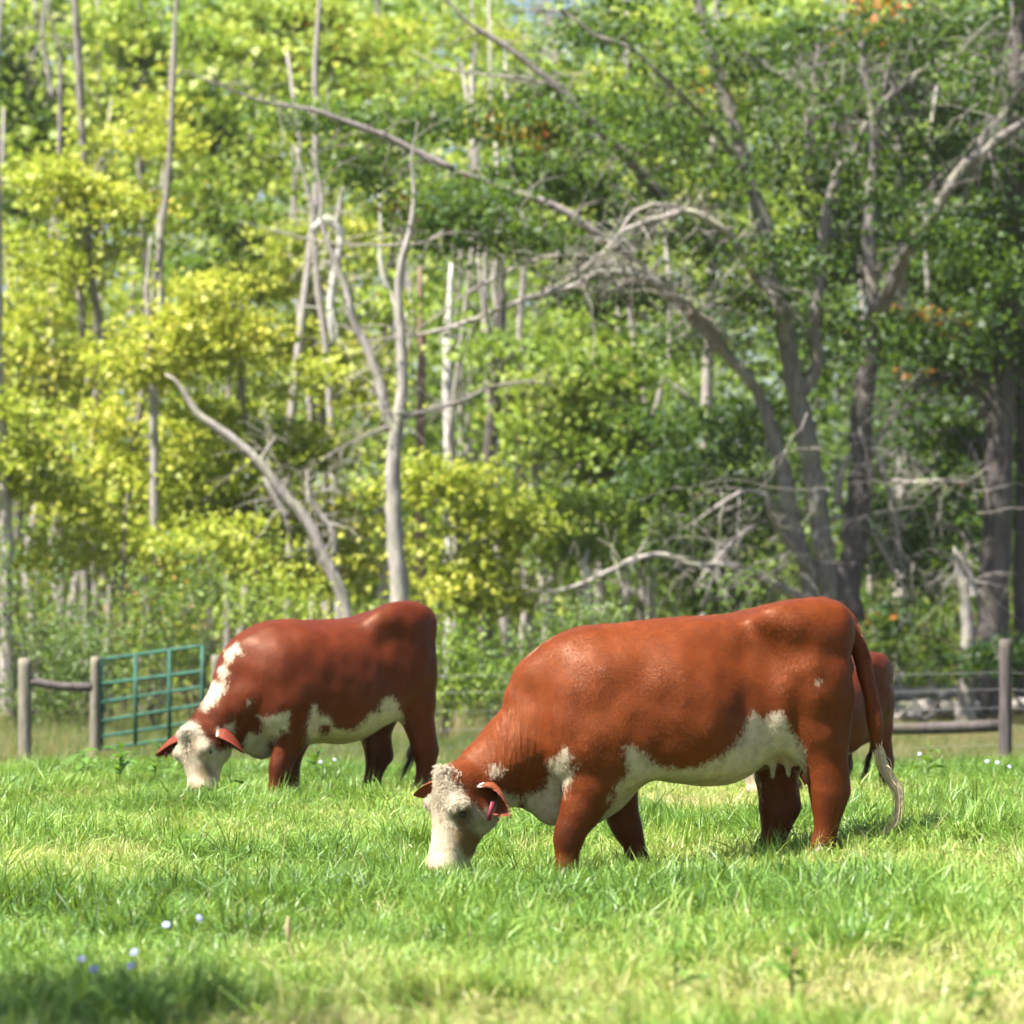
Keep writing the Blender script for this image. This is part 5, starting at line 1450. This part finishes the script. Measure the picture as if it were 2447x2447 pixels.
sapling('shaded_tree', 'dark leafy tree filling the upper right corner behind the limbs', 4.3, [(1700, 1240), (1705, 800), (1700, 400), (1690, 100), (1690, -80)], (30, 16), [(1600, 250, 90, 80), (1700, 120, 110, 80), (1820, 180, 100, 80), (1880, 60, 100, 60), (1820, 450, 90, 80), (1740, 560, 90, 70), (1600, 450, 80, 80), (1880, 300, 80, 80), (1500, 60, 100, 60)], 'dark', 'pale', tone=.55, dens=1.1)
sapling('shaded_tree', 'dark undergrowth tree between the many-stemmed tree and the thick trunk', 3.9, [(1755, 1300), (1760, 1150), (1765, 1000), (1770, 850)], (18, 9), [(1700, 780, 80, 70), (1760, 720, 90, 70), (1800, 930, 70, 70), (1720, 890, 80, 60), (1670, 960, 60, 60), (1790, 1050, 60, 60), (1740, 1130, 90, 50), (1690, 1190, 70, 50)], 'dark', 'grey', tone=.62, orange=.02)

# ---- shrubs along the edge of the wood
def shrub(name, label, px, py_top, w, k, leaf, tone, dens=1.0, orange=0.0, fill=1.0):
    TREE_SEED[0] += 1; rg = np.random.default_rng(TREE_SEED[0])
    b = world_at(px, 1300, k); b[2] = float(ground_z(b[0], b[1]))
    top = world_at(px, py_top, k)[2]; h = top - b[2]; R = w * 1.26656 * k / PXM
    root = add_empty(name, tuple(b)); tag(root, label, 'shrub', 'shrubs along the edge of the wood')
    nb = int(14 * fill * max(1, R * h / 2)); S = []; C = []; bag = Bag()
    for _ in range(nb):
        a = rg.uniform(0, 6.28); r = R * math.sqrt(rg.random()); z = h * rg.uniform(.12, 1.0) * (1 - .35 * (r / R) ** 2)
        c = np.array([r * math.cos(a), r * math.sin(a) * .7, z])
        ns = max(2, int(9 * dens)); S.append(c + rg.normal(0, 1, (ns, 3)) * np.array([.22, .22, .16])); C.append(tone + rg.normal(0, .10) + rg.normal(0, .05, ns))
        q = np.array([np.array([c[0] * .15, c[1] * .15, -.05]) * (1 - t) + c * t + np.array([0, 0, .15 * math.sin(3.14 * t)]) for t in np.linspace(0, 1, 5)])
        bag.tube(q, np.linspace(.016, .005, 5), 4)
    V, Q, lc = leaves(np.concatenate(S), 15, .085, np.concatenate(C), TREE_SEED[0], .7, .2)
    me = mesh_from('foliage', V, quads=Q); set_attr(me, 'lc', lc, 'FACE')
    add_obj('foliage', me, LEAF[leaf], root)
    bag.build('stems', BARK['grey'], root)['kind'] = 'stuff'
shrub('willow_shrub', 'grey-green willow shrub behind the fence post at the left edge', 40, 950, 80, 2.9, 'grey', .42)
shrub('willow_shrub', 'tall soft green shrub between the left fence posts', 120, 1000, 75, 2.95, 'grey', .48)
shrub('willow_shrub', 'dense green shrub just left of the green gate', 190, 1080, 65, 2.8, 'grey', .38)
shrub('willow_shrub', 'leafy green shrub rising behind the middle of the green gate', 290, 1060, 70, 2.85, 'green', .7)
shrub('willow_shrub', 'blue-green feathery shrub right of the green gate', 380, 1000, 75, 2.9, 'grey', .5)
shrub('willow_shrub', 'yellowing shrub above the shoulders of the dark red cow', 500, 1040, 80, 2.8, 'lime', .62)
shrub('willow_shrub', 'bright yellow-green shrub above the back of the dark red cow', 610, 1040, 80, 2.85, 'yellow', .5)
shrub('willow_shrub', 'lime green shrub beside the foot of the pale forked tree', 690, 1080, 60, 2.9, 'lime', .6)
shrub('willow_shrub', 'green bush right of the tail end of the dark red cow', 835, 1140, 50, 2.7, 'lime', .42)
shrub('willow_shrub', 'shadowy bush in the dark hollow between the two nearer cows', 930, 1190, 45, 2.9, 'dark', .6)
shrub('willow_shrub', 'green bush above the neck of the rust red cow', 1010, 1165, 55, 2.75, 'green', .62)
shrub('willow_shrub', 'pale grassy bush above the withers of the rust red cow', 1090, 1130, 60, 2.9, 'grey', .5)
shrub('willow_shrub', 'twiggy grey-green bush behind the back of the rust red cow', 1230, 1100, 90, 2.95, 'grey', .45)
shrub('willow_shrub', 'leafy bush at the foot of the many-stemmed tree', 1420, 1100, 80, 2.95, 'green', .6)
shrub('willow_shrub', 'yellow-green bush right of the tail of the rust red cow', 1690, 1140, 70, 3.5, 'green', .66)
shrub('willow_shrub', 'low bush with browning leaves beside the bleached stump', 1765, 1140, 50, 3.6, 'green', .68, 1.0)

# ---- far wood closing the view
def far_wood():
    rg = np.random.default_rng(77)
    n = 9500
    y = rg.uniform(88, 165, n); x = rg.uniform(-1, 1, n) * (y * .138 + 16)
    gap = np.exp(-((x / y - .012) / .012) ** 2)
    hmax = (26.0 - 6.5 * gap) * (y / 140)
    z = ground_z(x, y) + rg.random(n) ** .85 * hmax
    S = np.stack([x, y, z], 1)
    lc = .46 + .8 * (value_noise(x, z, 2.6, 31) - .5) + .22 * smoothstep(4, -10, x) - .25 * smoothstep(4, 14, x) + rg.normal(0, .06, n)
    lc = np.clip(lc, .12, .74)
    V, Q, l = leaves(S, 34, .27, lc, 78, .6, .8)
    me = mesh_from('far_woodland', V, quads=Q); set_attr(me, 'lc', l, 'FACE')
    o = add_obj('far_woodland', me, LEAF['lime'])
    tag(o, 'hazy mass of leaves deep in the wood behind the nearer trees', 'woodland', kind='stuff')
    bag = Bag()
    for i in range(48):
        yy = rg.uniform(74, 100); xx = (rg.uniform(-1, .25) if i < 34 else rg.uniform(-1, 1)) * (yy * .138 + 2); h = rg.uniform(9, 20); g = float(ground_z(xx, yy))
        q = np.array([[xx + rg.normal(0, .12) + h * t * .03 * (i % 5 - 2), yy, g - .2 + h * t] for t in np.linspace(0, 1, 8)])
        bag.tube(q, np.linspace(rg.uniform(.06, .14), .03, 8), 6, .08, i)
    o = bag.build('far_trunks', BARK['pale'])
    tag(o, 'crowd of thin pale trunks deep in the wood', 'woodland', kind='stuff')
far_wood()

# ---- fence, gate, logs
wood_grey = bark('weathered_post_wood', (0.15, 0.13, 0.10), (0.30, 0.27, 0.22))
wood_dark = bark('dark_post_wood', (0.06, 0.05, 0.05), (0.15, 0.125, 0.12))
def post(label, px, py_top, w, k, mat, lean=0.0):
    b = world_at(px, 1440, k); b[2] = float(ground_z(b[0], b[1])); top = world_at(px, py_top, k)[2]
    bag = Bag(); r = wpx(w, k); h = top - b[2]
    zs = np.array([-.3, 0, h * .3, h * .6, h * .93, h, h + .01]); rr = r * np.array([1.06, 1.05, 1.0, 1.0, .98, .93, .5])
    bag.tube(np.stack([lean * zs, zs * 0, zs], 1), rr, 12, .045, int(px))
    o = bag.build('fence_post', mat); o.location = tuple(b)
    return tag(o, label, 'fence post', 'wooden posts of the pasture fence')
KF = 2.3
post('thick round fence post at the left edge of the gateway', 47, 1243, 25, KF, wood_grey)
post('round gate post carrying the green gate', 180, 1240, 20, KF + .04, wood_grey)
post('slim grey post behind the neck of the dark red cow', 407, 1237, 17, KF + .15, wood_grey)
post('dark square-cut fence post in front of the thick trunk', 1897, 1207, 25, KF, wood_dark)
def rail(label, a, b_, k, w, mat):
    A, Bv = world_at(*a, k), world_at(*b_, k)
    bag = Bag(); t = np.linspace(0, 1, 9)[:, None]
    q = A + (Bv - A) * t - np.array([0, 0, 1]) * .03 * np.sin(t * np.pi)
    bag.tube(q - A, wpx(w, k) * np.ones(9), 9, .03, 3)
    o = bag.build('fence_rail', mat); o.location = tuple(A)
    return tag(o, label, 'fence rail', 'rails of the pasture fence')
rail('round brace rail joining the two posts left of the gate', (56, 1285), (174, 1296), KF, 17, wood_dark)
rail('grey round rail running from the hidden cow to the dark post', (1560, 1372), (1886, 1369), KF + .03, 23, wood_dark)
# strands of wire
wire_mat = plain('galvanised_wire', (0.3, 0.3, 0.3), .5)
for zz, nm in ((1268, 'topmost'), (1300, 'second highest'), (1335, 'middle'), (1370, 'second lowest'), (1405, 'lowest')):
    bag = Bag(); P = []
    for a, b_ in ((407, 1150), (1150, 1895), (1895, 2200)):
        A, Bv = world_at(a, zz, KF + .1), world_at(b_, zz, KF + .1); t = np.linspace(0, 1, 12)[:-1, None]
        P.append(A + (Bv - A) * t - np.array([0, 0, .05]) * np.sin(t * np.pi))
    P = np.concatenate(P); bag.tube(P - P[0], .0028 * np.ones(len(P)), 4)
    o = bag.build('fence_wire', wire_mat); o.location = tuple(P[0])
    tag(o, nm + ' wire strand of the fence behind the cattle', 'fence wire', 'wires of the pasture fence')

green_paint = plain('green_gate_paint', (0.03, 0.10, 0.07), .65, .3, .5, 9)
def gate():
    def z4(zx, zy, t):
        k = 2.34 + (2.27 - 2.34) * t
        return world_at((zx / 3.45) * .7896, (1480 + zy / 3.45) * .7896, k)
    root = add_empty('field_gate', tuple(z4(840, 1130, 0))); base = np.array(root.location)
    tag(root, 'green tubular steel field gate with six bars behind the dark red cow', 'gate')
    X0, X1 = 838, 1668
    LY = [332, 532, 682, 838, 965, 1068]; RY = [218, 428, 556, 702, 838, 955]
    r = .021
    for i, (l, rr) in enumerate(zip(LY, RY)):
        a, b_ = z4(X0, l, 0) - base, z4(X1, rr, 1) - base
        bag = Bag(); t = np.linspace(0, 1, 8)[:, None]; q = a + (b_ - a) * t
        if i == 0:
            d = z4(X0, LY[1], 0) - z4(X0, LY[0], 0)
        bag.tube(q, (r * 1.15 if i in (0, 1) else r) * np.ones(8), 10)
        bag.build('bar', green_paint, root)
    for zx in (X0, 1120, 1400, X1):
        t = (zx - X0) / (X1 - X0)
        a = z4(zx, LY[0] + (RY[0] - LY[0]) * t, t) - base; b_ = z4(zx, LY[-1] + (RY[-1] - LY[-1]) * t, t) - base
        bag = Bag()
        if zx in (X0, X1): bag.tube(np.array([a, a * .5 + b_ * .5, b_]), r * 1.15 * np.ones(3), 10)
        else:
            q = np.array([a, a * .5 + b_ * .5, b_]) + np.array([0, -.03, 0]); bag.tube(q, .027 * np.ones(3), 4)
        bag.build('upright' if zx in (X0, X1) else 'stay', green_paint, root)
    for f in (.12, .85):
        bag = Bag()
        a = z4(X0, LY[0] * (1 - f) + LY[-1] * f, 0) - base
        bag.tube(np.array([a, a + np.array([-.09, .02, 0])]), .012 * np.ones(2), 6)
        bag.build('hinge', green_paint, root)
gate()

def log(label, a, b_, k, w0, w1, seed):
    A, Bv = world_at(*a, k), world_at(*b_, k); rg = np.random.default_rng(seed)
    g = float(ground_z(*(A[:2]))); bag = Bag(); t = np.linspace(0, 1, 12)[:, None]
    q = A + (Bv - A) * t + rg.normal(0, .03, (12, 3)); bag.tube(q - A, np.linspace(wpx(w0, k), wpx(w1, k), 12), 10, .07, seed)
    for j in (4, 8):
        d = rg.normal(0, 1, 3); d[2] = abs(d[2]); d /= np.linalg.norm(d)
        bag.tube(np.array([q[j], q[j] + d * .25, q[j] + d * .45]) - A, [.05, .035, .01], 6)
    o = bag.build('fallen_log', BARK['pale']); o.location = tuple(A)
    tag(o, label, 'log', 'bleached logs lying at the edge of the wood')
log('bleached fallen log lying behind the fence beside the hidden cow', (1600, 1340), (1840, 1336), 3.3, 36, 26, 1)
log('pale log resting on top of the long bleached one', (1640, 1312), (1810, 1308), 3.33, 26, 18, 2)
log('thin pale log in front of the long bleached one', (1650, 1352), (1760, 1349), 3.15, 20, 10, 4)
log('pale log end at the right edge beyond the fence post', (1910, 1330), (2080, 1326), 3.3, 26, 24, 3)

# ---- plants in the pasture
weed_leaf = leaf_material('weed_leaves', [(0.0, (0.06, 0.14, 0.02)), (1.0, (0.16, 0.30, 0.04))], .3)
def leaf_blade(L, W, seed):
    s = np.linspace(0, 1, 7); V = []; 
    for t in s:
        w = W * math.sin(math.pi * min(1, t * .93 + .05)) ** .8; z = .30 * L * t - .55 * L * t * t
        V += [[L * t, -w, z + .12 * w], [L * t, 0, z], [L * t, w, z + .12 * w]]
    Q = []
    for i in range(6):
        p = i * 3; Q += [[p, p + 3, p + 4, p + 1], [p + 1, p + 4, p + 5, p + 2]]
    me = mesh_from('leaf', np.array(V), quads=Q); smooth_shade(me); me.materials.append(weed_leaf)
    set_attr(me, 'lc', np.full(len(Q), (seed % 10) / 10.0), 'FACE')
    return me
LEAF_MESH = [leaf_blade(.20, .032, i * 3) for i in range(3)]
stem_mat = plain('weed_stem', (0.10, 0.16, 0.04), .6)
def weed(label, px, k, h, n, size, seed, name='leafy_weed'):
    rg = np.random.default_rng(seed); p = world_at(px, 1500, k); p[2] = float(ground_z(p[0], p[1]))
    root = add_empty(name, tuple(p)); tag(root, label, 'weed', 'broad leaved weeds in the grass')
    top = np.array([rg.normal(0, .04), rg.normal(0, .04), h])
    bag = Bag(); q = np.array([top * t + np.array([0, 0, -.02]) for t in np.linspace(0, 1, 5)]); bag.tube(q, np.linspace(.006, .003, 5), 5); bag.build('stem', stem_mat, root)
    for i in range(n):
        t = .25 + .75 * (i + 1) / n
        o = add_obj('leaf', LEAF_MESH[i % 3], None, root); o.location = tuple(top * t)
        o.rotation_euler = (rg.normal(0, .25), rg.normal(-.35, .25), i * 2.4 + rg.normal(0, .3)); o.scale = (size * rg.uniform(.7, 1.15) * (1.15 - .45 * t),) * 3
for a in [('broad leaved weed on the crest below the green gate', 155, 1.44, .27, 9, 1.0, 1), ('spreading dock-like weed right of the gate post', 225, 1.42, .30, 11, 1.2, 2), ('arching leafy weed left of the dark red cow\'s ear', 285, 1.44, .28, 10, 1.1, 3),
          ('pale leafy weed below the cheek of the dark red cow', 440, 1.36, .20, 8, .9, 4), ('tall leafy weed between the front and hind legs of the dark red cow', 600, 1.46, .32, 8, .9, 5),
          ('leafy weed on the crest near the hanging tail of the rust red cow', 1745, 1.45, .30, 8, .9, 6)]: weed(*a)
for a in [('dark nettle-like weed at the bottom edge, leftmost of the bottom weeds', 1275, .615, .20, 9, .6, 11), ('tall dark weed at the bottom edge below the brown stalk', 1495, .615, .24, 12, .62, 12),
          ('leafy weed cut by the bottom edge at the lower right', 1800, .60, .18, 8, .6, 13)]: weed(*a)

petal = plain('chicory_petals', (0.40, 0.43, 0.70), .6, .3, .12)
def chicory(label, px, py, k, r=.017, seed=0, face=True):
    rg = np.random.default_rng(seed)
    if k < 1: k = (CAM_H - .15) * PXM / (py * 1.26656 - HORIZON)
    c = world_at(px, py, k); g = float(ground_z(c[0], c[1]))
    root = add_empty('chicory_flower', (c[0], c[1], g)); tag(root, label, 'flower', 'blue flowers in the pasture')
    h = max(c[2] - g, .05); top = np.array([0, 0, h]); bag = Bag()
    bag.tube(np.array([[.02, .01, -.02], [.01, .0, h * .5], [0, .004, h]]), [.0025, .002, .0018], 5); bag.build('stem', stem_mat, root)
    nrm = np.array([rg.normal(0, .4), -1.0, .9]); nrm /= np.linalg.norm(nrm); a = np.cross(nrm, [1, 0, 0]); a /= np.linalg.norm(a); b_ = np.cross(nrm, a)
    bag = Bag()
    for i in range(13):
        th = i * 6.283 / 13; d = math.cos(th) * a + math.sin(th) * b_; s = np.cross(nrm, d); L = r * rg.uniform(.85, 1.1); w = r * .26
        bag.add([top + d * L * .12, top + d * L * .6 + s * w + nrm * .002, top + d * L + s * w * .7 - nrm * .002, top + d * L - s * w * .7 - nrm * .002, top + d * L * .6 - s * w + nrm * .002],
                [[0, 1, 4, 4]][:0], [[0, 1, 4], [1, 2, 3], [1, 3, 4]])
    bag.tube(np.array([top, top + nrm * .003]), .003 * np.ones(2), 6)
    bag.build('petals', petal, root, False)
for i, a in enumerate([('pale blue flower low in the bottom left grass, upper of a close pair', 154, 1808, .77), ('pale blue flower low in the bottom left grass, lower of a close pair', 177, 1828, .76),
        ('pale lilac flower on a short stem, middle left of the foreground grass', 314, 1744, .83), ('small blue flower right of the pale lilac one in the foreground', 377, 1732, .84),
        ('small pale flower just right of the close pair of blue ones, upper', 252, 1796, .775), ('small pale flower just right of the close pair of blue ones, lower', 246, 1822, .765)]): chicory(*a, .0150, i)
k_fl = 1.42
for i, (x, y) in [(j_, q_) for j_, q_ in enumerate([(545, 1440), (563, 1435), (577, 1447), (605, 1437), (632, 1433), (645, 1450), (722, 1405), (788, 1432), (570, 1452)]) if j_ in (0, 1, 3, 4, 6)]:
    w_ = ['blue flower on the crest, leftmost of those between the legs of the dark red cow', 'blue flower second nearest to the foreleg of the dark red cow', 'low third blue flower from the foreleg of the dark red cow',
          'blue flower in the middle gap under the belly of the dark red cow', 'blue flower under the belly of the dark red cow, near its far hind leg', 'low blue flower touching the far hind leg of the dark red cow',
          'blue flower seen high between the hind legs of the dark red cow', 'blue flower behind the hock of the dark red cow', 'lowest blue flower beside the foreleg of the dark red cow'][i]
    chicory(w_, x, y, k_fl, .0155, 20 + i)
for i, (x, y, l) in enumerate([(1735, 1422, 'blue flower on the crest close to the hanging tail of the rust red cow'), (1862, 1436, 'blue flower just left of the dark fence post'), (1882, 1438, 'blue flower at the foot of the dark fence post'),
                               (1905, 1446, 'blue flower just right of the dark fence post')]): chicory(l, x, y, k_fl, .0155, 40 + i)

straw = plain('dry_straw', (0.50, 0.38, 0.22), .7, .3, .2)
straw_brown = plain('brown_seed_stalk', (0.22, 0.12, 0.07), .7, .3, .2)
def stalk(label, pts, k, w=.004, mat=straw, head=False):
    k = CAM_H * PXM / (pts[0][1] * 1.26656 - HORIZON)
    P = path3(pts, k); g = float(ground_z(P[0][0], P[0][1])); P[0][2] = g - .02
    bag = Bag(); q = smooth_path(P, 14); bag.tube(q - P[0], np.linspace(w, w * .5, 14), 5)
    if head: bag.tube(q[-6:] - P[0], w * np.array([.6, 1.6, 2.1, 1.9, 1.3, .4]), 6)
    o = bag.build('dry_stalk', mat); o.location = tuple(P[0]); tag(o, label, 'stalk', 'dry stalks standing in the grass')
stalk('pale dry stalk bent in the middle of the lower left grass', [(565, 1845), (560, 1820), (548, 1790), (543, 1760), (543, 1728)], .80, .0045, straw, True)
stalk('reddish brown upright seed stalk in the lower right grass', [(1488, 1880), (1495, 1840), (1500, 1800), (1503, 1775)], .70, .0028, straw_brown, True)
stalk('thin straw stalk standing left of the near cow\'s muzzle', [(530, 1650), (533, 1610), (537, 1585), (538, 1560)], 1.0, .0030)
stalk('slanting straw stalk in the left grass below the dark red cow', [(350, 1545), (345, 1520), (340, 1500)], 1.15, .0035)
stalk('short pale stalk near the bottom centre edge', [(742, 1910), (745, 1880), (747, 1855)], .70, .0030)
stalk('thin straw stalk leaning in the grass left of the near cow', [(700, 1660), (690, 1630), (680, 1608)], .98, .0028)

# ---- a small tree left of the camera, out of the picture, that shades the grass at the bottom
def side_tree():
    rg = np.random.default_rng(300); b = np.array([-5.7, 9.6, float(ground_z(-5.7, 9.6))])
    root = add_empty('young_tree', tuple(b)); tag(root, 'young green tree standing beside the camera at the pasture edge', 'tree')
    bag = Bag(); q = np.array([[0, 0, -.1], [.05, 0, 1.2], [.1, .1, 2.6], [.4, .3, 4.2], [.6, .3, 6]]); bag.tube(smooth_path(q, 16), np.linspace(.12, .03, 16), 8, .05, 2); bag.build('trunk', BARK['grey'], root)
    S = []
    for _ in range(60):
        p = rg.normal(0, 1, 3); p /= np.linalg.norm(p); p *= rg.uniform(.2, 1) ** .5
        S.append(np.array([.9, .6, 4.6]) + p * np.array([1.9, 1.15, 1.0]) + rg.normal(0, 1, (10, 3)) * .28)
    S = np.concatenate(S); V, Q, lc = leaves(S, 14, .10, np.full(len(S), .5), 301)
    me = mesh_from('crown', V, quads=Q); set_attr(me, 'lc', lc, 'FACE'); add_obj('crown', me, LEAF['green'], root)
side_tree()

# ------------------------------------------------------------------ thin summer haze under the trees
def build_haze():
    bag = Bag(); bag.box((0, 205, 22), (700, 470, 50))
    m = bpy.data.materials.new('thin_haze'); m.use_nodes = True; nt = m.node_tree
    nt.nodes.remove(nt.nodes['Principled BSDF'])
    v = nt.nodes.new('ShaderNodeVolumePrincipled'); v.inputs['Color'].default_value = (0.95, 0.97, 1.0, 1.0)
    v.inputs['Density'].default_value = 0.0002; v.inputs['Anisotropy'].default_value = 0.2
    nt.links.new(v.outputs[0], nt.nodes['Material Output'].inputs['Volume'])
    o = bag.build('haze', m, None, False); o['kind'] = 'stuff'; o['label'] = 'thin pale haze in the air of the clearing'; o['category'] = 'haze'
build_haze()
